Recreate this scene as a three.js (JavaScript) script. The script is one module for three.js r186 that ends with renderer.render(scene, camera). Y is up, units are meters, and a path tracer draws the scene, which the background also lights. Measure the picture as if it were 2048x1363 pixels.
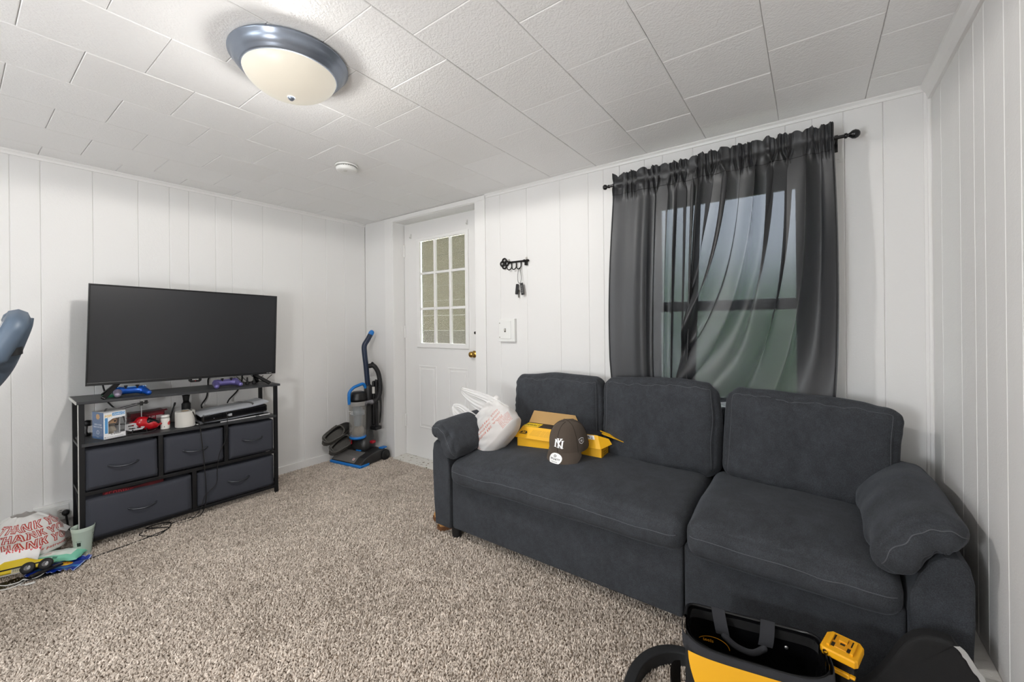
import * as THREE from 'three';
import { RoundedBoxGeometry } from 'three/addons/geometries/RoundedBoxGeometry.js';
import { mergeGeometries, mergeVertices } from 'three/addons/utils/BufferGeometryUtils.js';
import { MarchingCubes } from 'three/addons/objects/MarchingCubes.js';
import { RectAreaLightUniformsLib } from 'three/addons/lights/RectAreaLightUniformsLib.js';

// ---------------------------------------------------------------- camera, sky, exposure
const scene = new THREE.Scene();
const camera = new THREE.PerspectiveCamera(2 * Math.atan(681.5 / 821.4) * 180 / Math.PI, 2048 / 1363, 0.05, 100);
{
  const yaw = 0.62918, roll = 0.01031;
  const fwd = new THREE.Vector3(-Math.sin(yaw), 0, -Math.cos(yaw)), right = new THREE.Vector3().crossVectors(fwd, new THREE.Vector3(0, 1, 0)).normalize();
  const down = new THREE.Vector3(0, -1, 0);
  const r2 = right.clone().multiplyScalar(Math.cos(roll)).addScaledVector(down, Math.sin(roll));
  const d2 = down.clone().multiplyScalar(Math.cos(roll)).addScaledVector(right, -Math.sin(roll));
  camera.position.set(3.4177, 1.195, 2.33623);
  camera.quaternion.setFromRotationMatrix(new THREE.Matrix4().makeBasis(r2, d2.negate(), fwd.negate()));
  camera.setViewOffset(2048, 1363, 0, 37.3, 2048, 1363);
}
scene.add(camera);
scene.background = new THREE.Color().setRGB(0.86, 0.94, 1.0);
scene.backgroundIntensity = 16;
const renderer = new THREE.WebGLRenderer({ antialias: true });
renderer.toneMapping = THREE.LinearToneMapping;
renderer.toneMappingExposure = 0.98;
renderer.shadowMap.enabled = true;
RectAreaLightUniformsLib.init();
const LAMP_POWER = 3.2, LAMP_COLOR = new THREE.Color().setRGB(1, 0.975, 0.94);
const FILL_GLOBE_POWER = 3.7;  // strength of the added fill globe
const REAR_WINDOW_POWER = 0.8, REAR_WINDOW_COLOR = new THREE.Color().setRGB(0.96, 0.98, 1.0);

// ---------------------------------------------------------------- helpers
let seed = 12345;
const rnd = () => { seed = (seed * 1664525 + 1013904223) >>> 0; return seed / 4294967296; };
const reseed = (s) => { seed = s >>> 0; };
const V = (x, y, z) => new THREE.Vector3(x, y, z);
const { clamp, lerp, smoothstep } = THREE.MathUtils;
const hash = (x, y, s = 0) => { let h = (x * 374761393 + y * 668265263 + s * 974634211) | 0; h = Math.imul(h ^ (h >>> 13), 1274126177); return ((h ^ (h >>> 16)) >>> 0) / 4294967296; };
function vnoise(x, y, per = 1e6, s = 0) {
  const xi = Math.floor(x), yi = Math.floor(y), fx = x - xi, fy = y - yi, u = fx * fx * (3 - 2 * fx), v = fy * fy * (3 - 2 * fy);
  const m = (a) => ((a % per) + per) % per;
  return lerp(lerp(hash(m(xi), m(yi), s), hash(m(xi + 1), m(yi), s), u), lerp(hash(m(xi), m(yi + 1), s), hash(m(xi + 1), m(yi + 1), s), u), v);
}
const n3 = (x, y, z, s = 0) => (vnoise(x + z * 0.71, y + z * 0.53, 1e6, s) + vnoise(x - z * 0.63 + 9, y + z * 0.87 + 31, 1e6, s + 5) - 1);
function dataTex(n, fn, srgb = false, rep = 1) {
  const d = new Uint8Array(n * n * 4);
  for (let y = 0; y < n; y++) for (let x = 0; x < n; x++) {
    const c = fn(x / n, y / n, x, y), o = (y * n + x) * 4;
    d[o] = clamp(c[0], 0, 1) * 255; d[o + 1] = clamp(c[1] ?? c[0], 0, 1) * 255; d[o + 2] = clamp(c[2] ?? c[0], 0, 1) * 255; d[o + 3] = 255;
  }
  const t = new THREE.DataTexture(d, n, n);
  t.wrapS = t.wrapT = THREE.RepeatWrapping; t.magFilter = THREE.LinearFilter; t.minFilter = THREE.LinearMipmapLinearFilter; t.generateMipmaps = true;
  if (srgb) t.colorSpace = THREE.SRGBColorSpace;
  t.repeat.set(rep, rep); t.needsUpdate = true; return t;
}
function canvasTex(w, h, draw) {
  const c = document.createElement('canvas'); c.width = w; c.height = h; draw(c.getContext('2d'), w, h);
  const t = new THREE.CanvasTexture(c); t.colorSpace = THREE.SRGBColorSpace; return t;
}
const std = (hex, rough = 0.6, o = {}) => new THREE.MeshStandardMaterial({ color: hex, roughness: rough, ...o });
const phys = (hex, rough = 0.6, o = {}) => new THREE.MeshPhysicalMaterial({ color: hex, roughness: rough, ...o });
function boxUV(g0, k = 1) {           // uv in metres, by the dominant side of each triangle
  const g = g0.index ? g0.toNonIndexed() : g0, p = g.attributes.position, uv = new Float32Array(p.count * 2), a = V(), b = V(), c = V(), n = V();
  for (let i = 0; i < p.count; i += 3) {
    a.fromBufferAttribute(p, i); b.fromBufferAttribute(p, i + 1); c.fromBufferAttribute(p, i + 2);
    n.crossVectors(b.clone().sub(a), c.clone().sub(a)); const x = Math.abs(n.x), y = Math.abs(n.y), z = Math.abs(n.z);
    [a, b, c].forEach((q, j) => { const o = (i + j) * 2; if (y >= x && y >= z) { uv[o] = q.x * k; uv[o + 1] = q.z * k; } else if (x >= z) { uv[o] = q.z * k; uv[o + 1] = q.y * k; } else { uv[o] = q.x * k; uv[o + 1] = q.y * k; } });
  }
  g.setAttribute('uv', new THREE.BufferAttribute(uv, 2)); return g;
}
function merge(list, uv = false) {
  const l = list.map((g) => { let q = g.index ? g.toNonIndexed() : g.clone(); if (!q.attributes.normal) q.computeVertexNormals(); if (!q.attributes.uv) q.setAttribute('uv', new THREE.BufferAttribute(new Float32Array(q.attributes.position.count * 2), 2)); for (const k of Object.keys(q.attributes)) if (!['position', 'normal', 'uv'].includes(k)) q.deleteAttribute(k); return q; });
  const m = mergeGeometries(l); return uv ? boxUV(m) : m;
}
const T = (g, x = 0, y = 0, z = 0) => g.translate(x, y, z);
function bx(x0, x1, y0, y1, z0, z1, r = 0, seg = 2) {          // a box between two corners, its edges rounded by r
  const w = x1 - x0, h = y1 - y0, d = z1 - z0;
  const g = r > 0 ? new RoundedBoxGeometry(w, h, d, seg, Math.min(r, w / 2.01, h / 2.01, d / 2.01)) : new THREE.BoxGeometry(w, h, d);
  return boxUV(T(g, (x0 + x1) / 2, (y0 + y1) / 2, (z0 + z1) / 2));
}
const tube = (pts, r, seg = 0, rad = 8, closed = false) => new THREE.TubeGeometry(new THREE.CatmullRomCurve3(pts.map((p) => (p.isVector3 ? p : V(...p))), closed, 'centripetal'), seg || pts.length * 6, r, rad, closed);
const capped = (pts, r, seg = 0, rad = 8) => { const P = pts.map((p) => (p.isVector3 ? p : V(...p))); return merge([tube(P, r, seg, rad), T(new THREE.SphereGeometry(r, rad, 6), P[0].x, P[0].y, P[0].z), T(new THREE.SphereGeometry(r, rad, 6), P.at(-1).x, P.at(-1).y, P.at(-1).z)]); };
const lathe = (pts, seg = 40) => new THREE.LatheGeometry(pts.map((p) => new THREE.Vector2(p[0], p[1])), seg);
const cyl = (r0, r1, h, seg = 24) => new THREE.CylinderGeometry(r0, r1, h, seg);
function ext(pts, depth, o = {}) {      // polygon in xy, swept along +z
  const s = new THREE.Shape(pts.map((p) => new THREE.Vector2(p[0], p[1])));
  for (const h of o.holes ?? []) s.holes.push(new THREE.Path(h.map((p) => new THREE.Vector2(p[0], p[1]))));
  return new THREE.ExtrudeGeometry(s, { depth, bevelEnabled: !!o.bevel, bevelSize: o.bevel ?? 0, bevelThickness: o.bevel ?? 0, bevelSegments: o.seg ?? 2, bevelOffset: -(o.bevel ?? 0), curveSegments: 12 });
}
const rect = (x0, x1, y0, y1) => [[x0, y0], [x1, y0], [x1, y1], [x0, y1]];
function smooth(g) { const q = g.clone(); q.deleteAttribute('normal'); if (q.attributes.uv) q.deleteAttribute('uv'); const m = mergeVertices(q, 1e-5); m.computeVertexNormals(); return m; }
function grid(nu, nv, fn, closeU = false) {   // a surface from fn(u, v) -> [x, y, z], with uv
  const pos = [], uv = [], idx = [];
  for (let j = 0; j <= nv; j++) for (let i = 0; i <= nu; i++) { const p = fn(i / nu, j / nv); pos.push(p[0], p[1], p[2]); uv.push(i / nu, j / nv); }
  for (let j = 0; j < nv; j++) for (let i = 0; i < nu; i++) { const a = j * (nu + 1) + i, b = a + 1, c = a + nu + 1, d = c + 1; idx.push(a, b, d, a, d, c); }
  const g = new THREE.BufferGeometry(); g.setAttribute('position', new THREE.Float32BufferAttribute(pos, 3)); g.setAttribute('uv', new THREE.Float32BufferAttribute(uv, 2)); g.setIndex(idx);
  g.computeVertexNormals();
  if (closeU) { const n = g.attributes.normal; for (let j = 0; j <= nv; j++) { const a = j * (nu + 1), b = a + nu, s = V(n.getX(a) + n.getX(b), n.getY(a) + n.getY(b), n.getZ(a) + n.getZ(b)).normalize(); n.setXYZ(a, s.x, s.y, s.z); n.setXYZ(b, s.x, s.y, s.z); } }
  return g;
}
const used = new Map();
const numbered = (n) => { const k = used.get(n) ?? 0; used.set(n, k + 1); return k ? `${n}_${String(k).padStart(3, '0')}` : n; };
function thing(name, label, category, [x, y, z] = [0, 0, 0], turn = 0, group) {
  const o = new THREE.Group(); o.name = numbered(name); scene.add(o); o.position.set(x, y, z); o.rotation.y = turn; o.userData = { label, category }; if (group) o.userData.group = group; return o;
}
function part(name, geo, mat, parent, label) {
  const m = new THREE.Mesh(geo, mat); m.name = name; m.castShadow = m.receiveShadow = true; if (label) m.userData.label = label; parent.add(m); return m;
}
function single(name, geo, mat, label, category, group) { const m = part(numbered(name), geo, mat, scene, label); m.userData.category = category; if (group) m.userData.group = group; return m; }
function struct(name, geo, mat, label) { const m = part(numbered(name), geo, mat, scene, label); m.userData.kind = 'structure'; return m; }
function structGroup(name, label) { const o = new THREE.Group(); o.name = numbered(name); o.userData = { kind: 'structure', ...(label ? { label } : {}) }; scene.add(o); return o; }
// a stuffed cushion: a rounded box whose faces swell, put through an optional warp; seams are traced on the same surface
function cushion(w, h, d, { r = 0.05, by = 0.03, bx: bxx = 0, bz = 0, n = [26, 10, 22], wr = 0.004, s = 1, warp = (p) => p, wf = 9, pleat = 0 } = {}) {
  const q = (t) => lerp(t, Math.sin(t * Math.PI / 2), 0.75);
  const map = (u, v, t) => {
    const p = V(u * w / 2, v * h / 2, t * d / 2), inn = V(clamp(p.x, -w / 2 + r, w / 2 - r), clamp(p.y, -h / 2 + r, h / 2 - r), clamp(p.z, -d / 2 + r, d / 2 - r)), e = p.clone().sub(inn);
    if (e.lengthSq() > 1e-12) e.normalize().multiplyScalar(r); const o = inn.add(e);
    const fu = 1 - u ** 4, fv = 1 - v ** 4, ft = 1 - t ** 4;
    o.y += by * v * (1 - u * u) * (1 - t * t) * 1.0; o.x += bxx * u * fv * ft; o.z += bz * t * fu * fv;
    const edge = Math.max(Math.abs(u), Math.abs(t)) ** 3;
    if (pleat) { const ph = 3 * n3(o.y * 14, o.x * 6, o.z * 6, s + 11); o.z += pleat * Math.abs(u) ** 7 * Math.sin(o.y * 120 + ph * 2) * ft; o.y += pleat * Math.abs(t) ** 7 * Math.sin(o.x * 110 + ph * 2) * 0.8; }
    o.y += wr * edge * n3(o.x * wf * 3, o.z * wf * 3, o.y * wf, s) + wr * 1.2 * n3(o.x * wf, o.z * wf, o.y * wf, s + 3);
    o.z += wr * edge * n3(o.x * wf * 2.2, o.y * wf, o.z * 3, s + 7); o.x += wr * edge * n3(o.z * wf * 2.2, o.y * wf, o.x * 3, s + 8);
    return warp(o);
  };
  let g = new THREE.BoxGeometry(2, 2, 2, ...n); const p = g.attributes.position;
  for (let i = 0; i < p.count; i++) { const o = map(q(p.getX(i)), q(p.getY(i)), q(p.getZ(i))); p.setXYZ(i, o.x, o.y, o.z); }
  g = smooth(g); g = boxUV(g); g.userData = {};
  return { geo: g, map };
}

// ---------------------------------------------------------------- materials
const carpetTone = (u, v, n) => { const a = vnoise(u * n, v * n, n, 1), b = vnoise(u * n / 2.5, v * n / 2.5, n / 2.5, 2), c = vnoise(u * 6, v * 6, 6, 3); return 0.55 * a + 0.35 * b + 0.1 * c; };
const texPaint = dataTex(256, (u, v) => { const k = 0.5 + 0.25 * (vnoise(u * 64, v * 64, 64, 1) - 0.5) + 0.2 * (vnoise(u * 22, v * 22, 22, 2) - 0.5) + 0.15 * (vnoise(u * 128, v * 128, 128, 2) - 0.5); return [k, k, k]; });
const texTile = dataTex(512, (u, v) => { const k = 0.45 * vnoise(u * 90, v * 90, 90, 4) + 0.35 * vnoise(u * 180 + v * 30, v * 180, 180, 5) + 0.2 * vnoise(u * 40, v * 40, 40, 6); return [k, k, k]; });
const texFabric = dataTex(512, (u, v, x, y) => { const w = 0.5 + 0.25 * Math.sin(x * Math.PI / 2) * Math.sin(y * Math.PI / 2); const k = 0.5 * w + 0.5 * vnoise(u * 256, v * 256, 256, 7); return [k, k, k]; });
const texFabricColor = dataTex(1024, (u, v, x, y) => {
  let k = 0.8 + 0.3 * (vnoise(u * 512, v * 512, 512, 8) - 0.5) + 0.09 * (vnoise(u * 14, v * 14, 14, 9) - 0.5) + 0.08 * (vnoise(u * 40, v * 40, 40, 19) - 0.5);
  const cx = Math.floor(u * 70), cy = Math.floor(v * 70), h = hash(cx, cy, 77); if (h > 0.94) { const dx = u * 70 - cx - hash(cx, cy, 78), dy = v * 70 - cy - hash(cx, cy, 79); if (dx * dx + dy * dy * 3 < 0.006) k += 0.9; }
  return [k, k, k];
}, true);
const paintWhite = phys(new THREE.Color().setRGB(0.79, 0.781, 0.768), 0.5, { bumpMap: texPaint, bumpScale: 0.0006, specularIntensity: 0.6 }); texPaint.repeat.set(4, 4);
const trimWhite = phys(new THREE.Color().setRGB(0.83, 0.82, 0.805), 0.4);
const tileMat = phys(new THREE.Color().setRGB(0.88, 0.876, 0.87), 0.42, { bumpMap: texTile, bumpScale: 0.0014, specularIntensity: 0.9 }); texTile.repeat.set(2.2, 2.2);
const tileMatB = tileMat.clone(); tileMatB.color.setRGB(0.868, 0.862, 0.853);
const doorMat = phys(new THREE.Color().setRGB(0.80, 0.79, 0.775), 0.38);
const black = std(0x141416, 0.5), blackGloss = phys(0x0c0c0e, 0.22), darkMetal = std(0x1b1c1f, 0.42, { metalness: 0.3 });
const white = phys(0xe9e9e6, 0.4);

// ---------------------------------------------------------------- the room
const W = 3.815, ZR = 4.4, H = 2.135;
// floor
const texCarpet = dataTex(512, (u, v) => { const k = carpetTone(u, v, 128); return [0.36 + 0.5 * k, 0.31 + 0.48 * k, 0.26 + 0.46 * k]; }, true); texCarpet.repeat.set(1, 1);
const texCarpetB = dataTex(512, (u, v) => { const k = carpetTone(u, v, 128); return [k, k, k]; });
const carpetMat = std(0xffffff, 1, { map: texCarpet, bumpMap: texCarpetB, bumpScale: 0.006 });
struct('floor', bx(-0.12, W + 0.12, -0.12, 0, -0.16, ZR + 0.12), carpetMat);
{ // carpet pile: tufts of twisted yarn
  reseed(7);
  const g = new THREE.OctahedronGeometry(1, 0); g.scale(0.0034, 0.0078, 0.0034); g.translate(0, 0.003, 0);
  const mat = std(0xffffff, 0.95), step = 0.0066, list = [], x1 = W, z1 = 2.75;
  const m = new THREE.Matrix4(), q = new THREE.Quaternion(), e = new THREE.Euler(), c = new THREE.Color();
  const nx = Math.floor(x1 / step), nz = Math.floor(z1 / step), inst = new THREE.InstancedMesh(g, mat, nx * nz); let k = 0;
  for (let i = 0; i < nx; i++) for (let j = 0; j < nz; j++) {
    const x = (i + rnd()) * step, z = 0.02 + (j + rnd()) * step;
    if (z < 0.035 && x > 0.42 && x < 1.39) continue;
    if (x > 1.95 && x < 3.55 && z < 0.45) continue;
    const lean = 0.75 + 0.5 * rnd(), s = 0.85 + 0.4 * rnd();
    e.set((rnd() - 0.5) * 2 * lean, rnd() * 6.28, (rnd() - 0.5) * 2 * lean); q.setFromEuler(e); m.compose(V(x, 0.001 + rnd() * 0.003, z), q, V(s, s, s));
    inst.setMatrixAt(k, m);
    const t = 0.5 * rnd() + 0.3 * vnoise(x * 70, z * 70, 1e6, 11) + 0.12 * vnoise(x * 8, z * 8, 1e6, 12) + 0.1 * vnoise(x * 2.5, z * 2.5, 1e6, 13);
    c.setRGB(lerp(0.2, 0.95, t), lerp(0.16, 0.84, t), lerp(0.12, 0.74, t)); inst.setColorAt(k, c); k++;
  }
  inst.count = k; inst.name = 'carpet_pile'; inst.userData = { kind: 'stuff', label: 'speckled beige and brown twisted carpet pile covering the whole floor', category: 'carpet' }; inst.castShadow = inst.receiveShadow = true; scene.add(inst);
}
// ceiling of square fibre tiles
{
  const c = struct('ceiling', bx(-0.12, W + 0.12, H + 0.007, H + 0.12, -0.16, ZR + 0.12), paintWhite);
  const xs = [0, 0.185, 0.493, 0.79, 1.11, 1.419, 1.731, 2.058, 2.374, 2.682, 2.986, 3.303, 3.614, W], ph = [0.19, 0.05, 0.207, 0.05, 0.202, 0.047, 0.202, 0.05, 0.202, 0.04, 0.18, 0.02, 0.195];
  reseed(21); const P = 0.3085, cache = new Map();
  const tileGeo = (w, d) => { const k = w.toFixed(3) + '_' + d.toFixed(3); if (!cache.has(k)) { const r = 0.0026, t = 0.012, g = new THREE.BoxGeometry(w, t, d), p = g.attributes.position; for (let i = 0; i < p.count; i++) if (p.getY(i) < 0) { p.setX(i, p.getX(i) - Math.sign(p.getX(i)) * 0); } 
    // chamfered underside
    const a = [[-w / 2, 0.012, -d / 2], [w / 2, 0.012, -d / 2], [w / 2, 0.012, d / 2], [-w / 2, 0.012, d / 2]], b = a.map((q) => [q[0], 0.002, q[2]]), f = a.map((q) => [q[0] - Math.sign(q[0]) * r, 0, q[2] - Math.sign(q[2]) * r]);
    const pos = [], quad = (A, B, C, D) => pos.push(...A, ...B, ...C, ...A, ...C, ...D);
    quad(f[0], f[1], f[2], f[3]); for (let i = 0; i < 4; i++) { const j = (i + 1) % 4; quad(b[i], b[j], f[j], f[i]); quad(a[i], a[j], b[j], b[i]); }
    const q = new THREE.BufferGeometry(); q.setAttribute('position', new THREE.Float32BufferAttribute(pos, 3)); q.computeVertexNormals(); cache.set(k, boxUV(q)); } return cache.get(k); };
  for (let i = 0; i < ph.length; i++) {
    const cuts = [0]; for (let z = ph[i] < 0.06 ? ph[i] + P : ph[i]; z < ZR - 0.1; z += P) { if (z > 0.02) cuts.push(z); } cuts.push(ZR);
    if (ph[i] < 0.06 && ph[i] > 0.03) cuts.splice(1, 0, ph[i]);
    for (let j = 0; j + 1 < cuts.length; j++) {
      const w = xs[i + 1] - xs[i] - 0.0014, d = cuts[j + 1] - cuts[j] - 0.0014, m = part('ceiling_tile', tileGeo(w, d), rnd() < 0.3 ? tileMatB : tileMat, c);
      m.position.set((xs[i] + xs[i + 1]) / 2, H + (rnd() - 0.5) * 0.0016, (cuts[j] + cuts[j + 1]) / 2); if (rnd() < 0.5) m.rotation.y = Math.PI;
    }
  }
}
// wall planks: grooved panelling, each board its own piece
function plankGeo(w, h, t = 0.008, c = 0.003) {     // in xy, face towards +z at z = 0
  return boxUV(T(ext([[-w / 2 + 0.0001, -t], [w / 2 - 0.0001, -t], [w / 2 - 0.0001, -c], [w / 2 - c - 0.0001, 0], [-w / 2 + c + 0.0001, 0], [-w / 2 + 0.0001, -c]], h).rotateX(-Math.PI / 2).scale(1, 1, -1), 0, 0, 0));
}
function flipFix(g) { const p = g.attributes.position, n = g.attributes.normal, u = g.attributes.uv; for (let i = 0; i < p.count; i += 3) for (const a of [p, n, u]) { const s = a.itemSize; for (let c = 0; c < s; c++) { const t = a.array[(i + 1) * s + c]; a.array[(i + 1) * s + c] = a.array[(i + 2) * s + c]; a.array[(i + 2) * s + c] = t; } } g.computeVertexNormals(); return g; }
function plank(parent, place, a0, a1, y0, y1) {   // place(mesh, centre, y)
  const m = part('wall_plank', flipFix(plankGeo(a1 - a0, y1 - y0)), paintWhite, parent); place(m, (a0 + a1) / 2, y0); return m;
}
{
  const left = struct('wall_left', bx(-0.14, -0.007, -0.02, H + 0.02, -0.14, ZR + 0.12), paintWhite);
  const gs = [0, 0.215, 0.39, 0.595, 0.9, 1.108, 1.21, 1.366, 1.47, 1.626, 1.828, 2.032, 2.14, 2.34, 2.54, 2.64, 2.8, 3.0, 3.2, 3.36, 3.46, 3.66, 3.86, 4.06, 4.16, ZR];
  for (let i = 0; i + 1 < gs.length; i++) plank(left, (m, a, y) => { m.position.set(0, y, a); m.rotation.y = Math.PI / 2; }, gs[i], gs[i + 1], 0, H);
  const right = struct('wall_right', bx(W + 0.007, W + 0.14, -0.02, H + 0.02, -0.14, ZR + 0.12), paintWhite);
  const gr = [0, 0.155, 0.39, 0.533, 0.624, 0.77, 0.87, 1.08, 1.28, 1.38, 1.53, 1.74, 1.94, 2.1, 2.2, 2.4, 2.6, 2.8, 2.9, 3.1, 3.3, 3.5, 3.6, 3.8, 4.0, 4.2, ZR];
  for (let i = 0; i + 1 < gr.length; i++) plank(right, (m, a, y) => { m.position.set(W, y, a); m.rotation.y = -Math.PI / 2; }, gr[i], gr[i + 1], 0, H);
  // window wall with door and window openings
  const shape = ext(rect(-0.14, W + 0.14, -0.02, H + 0.02), 0.133, { holes: [rect(0.405, 1.406, -0.001, 2.094), rect(2.66, 3.43, 0.72, 1.9)] }); shape.translate(0, 0, -0.14);
  const back = struct('wall_window', boxUV(shape), paintWhite);
  const P = (m, a, y) => m.position.set(a, y, 0);
  plank(back, P, 0.002, 0.309, 0, 1.168); plank(back, P, 0.002, 0.309, 1.172, H);
  plank(back, P, 0.309, 0.405, 0, H); plank(back, P, 0.405, 1.406, 2.094, H);
  const gb = [1.406, 1.62, 1.85, 2.11, 2.31, 2.41, 2.512, 2.66, 2.761, 2.917, 3.12, 3.327, 3.43, 3.541, 3.672, W - 0.002];
  for (let i = 0; i + 1 < gb.length; i++) { if (gb[i] >= 2.659 && gb[i + 1] <= 3.431) { plank(back, P, gb[i], gb[i + 1], 1.9, H); plank(back, P, gb[i], gb[i + 1], 0, 0.72); } else plank(back, P, gb[i], gb[i + 1], 0, H); }
  const rs = ext(rect(-0.14, W + 0.14, -0.02, H + 0.02), 0.13, { holes: [rect(1.4, 2.4, 0.95, 1.8)] }); rs.translate(0, 0, ZR);
  struct('wall_rear', boxUV(rs), paintWhite);
}
// mouldings
const crown = (len, a, b) => ext([[0, 0], [0, -a], [b * 0.35, -a], [b * 0.5, -a * 0.55], [b, -a * 0.2], [b, 0]], len);
struct('trim_1', crown(ZR, 0.026, 0.02).translate(0, H, 0), trimWhite);                                                         // left wall
struct('trim_2', crown(W - 1.49, 0.024, 0.02).rotateY(-Math.PI / 2).scale(1, 1, 1).translate(W, H, 0), trimWhite);              // window wall
{ const g = crown(ZR, 0.06, 0.03); g.scale(-1, 1, 1); struct('trim_3', flipFix(merge([g])).translate(W, H, 0), trimWhite); }    // right wall
struct('trim_4', merge([cyl(0.009, 0.009, H, 10).translate(W - 0.004, H / 2, 0.004), bx(W - 0.022, W, 0, H, 0, 0.006, 0.002)]), trimWhite);   // corner bead
struct('baseboard_left', bx(0, 0.013, 0, 0.068, 0, ZR, 0.004), trimWhite);
struct('baseboard_window', merge([bx(0.013, 0.309, 0, 0.068, 0, 0.013, 0.004), bx(1.486, W, 0, 0.068, 0, 0.013, 0.004)]), trimWhite);
struct('baseboard_right', bx(W - 0.045, W, 0, 0.25, 0.013, ZR, 0.006), phys(new THREE.Color().setRGB(0.72, 0.7, 0.66), 0.55, { bumpMap: texPaint, bumpScale: 0.002 }));
// door casing, jambs and threshold
struct('trim_5', bx(0.309, 0.425, 0, 2.11, 0, 0.01, 0.003), trimWhite);
struct('trim_6', bx(1.386, 1.486, 0, 2.11, 0, 0.01, 0.003), trimWhite);
struct('trim_7', bx(0.309, 1.486, 2.096, 2.133, 0, 0.012, 0.003), trimWhite);
struct('trim_8', merge([bx(0.405, 0.426, 0, 2.1, -0.16, 0.002), bx(1.384, 1.406, 0, 2.1, -0.16, 0.002), bx(0.405, 1.406, 2.092, 2.112, -0.16, 0.002), bx(0.424, 0.436, 0, 2.093, -0.16, -0.165 + 0.002)]), trimWhite);
{
  const specks = canvasTex(256, 64, (c, w, h) => { c.fillStyle = '#dddad3'; c.fillRect(0, 0, w, h); reseed(5); for (let i = 0; i < 90; i++) { c.fillStyle = `rgba(${60 + rnd() * 50},${50 + rnd() * 40},40,${0.3 + rnd() * 0.6})`; c.beginPath(); c.ellipse(rnd() * w, rnd() * h, 0.6 + rnd() * 2.6, 0.5 + rnd() * 1.4, rnd() * 3, 0, 7); c.fill(); } });
  const g = new RoundedBoxGeometry(0.96, 0.014, 0.2, 2, 0.004); const u = g.attributes.uv, p = g.attributes.position; for (let i = 0; i < p.count; i++) u.setXY(i, p.getX(i) / 0.96 + 0.5, p.getZ(i) / 0.2 + 0.5);
  struct('trim_9', g.translate(0.905, 0.007, -0.065), phys(0xffffff, 0.5, { map: specks }), 'scuffed white door threshold');
}
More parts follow.
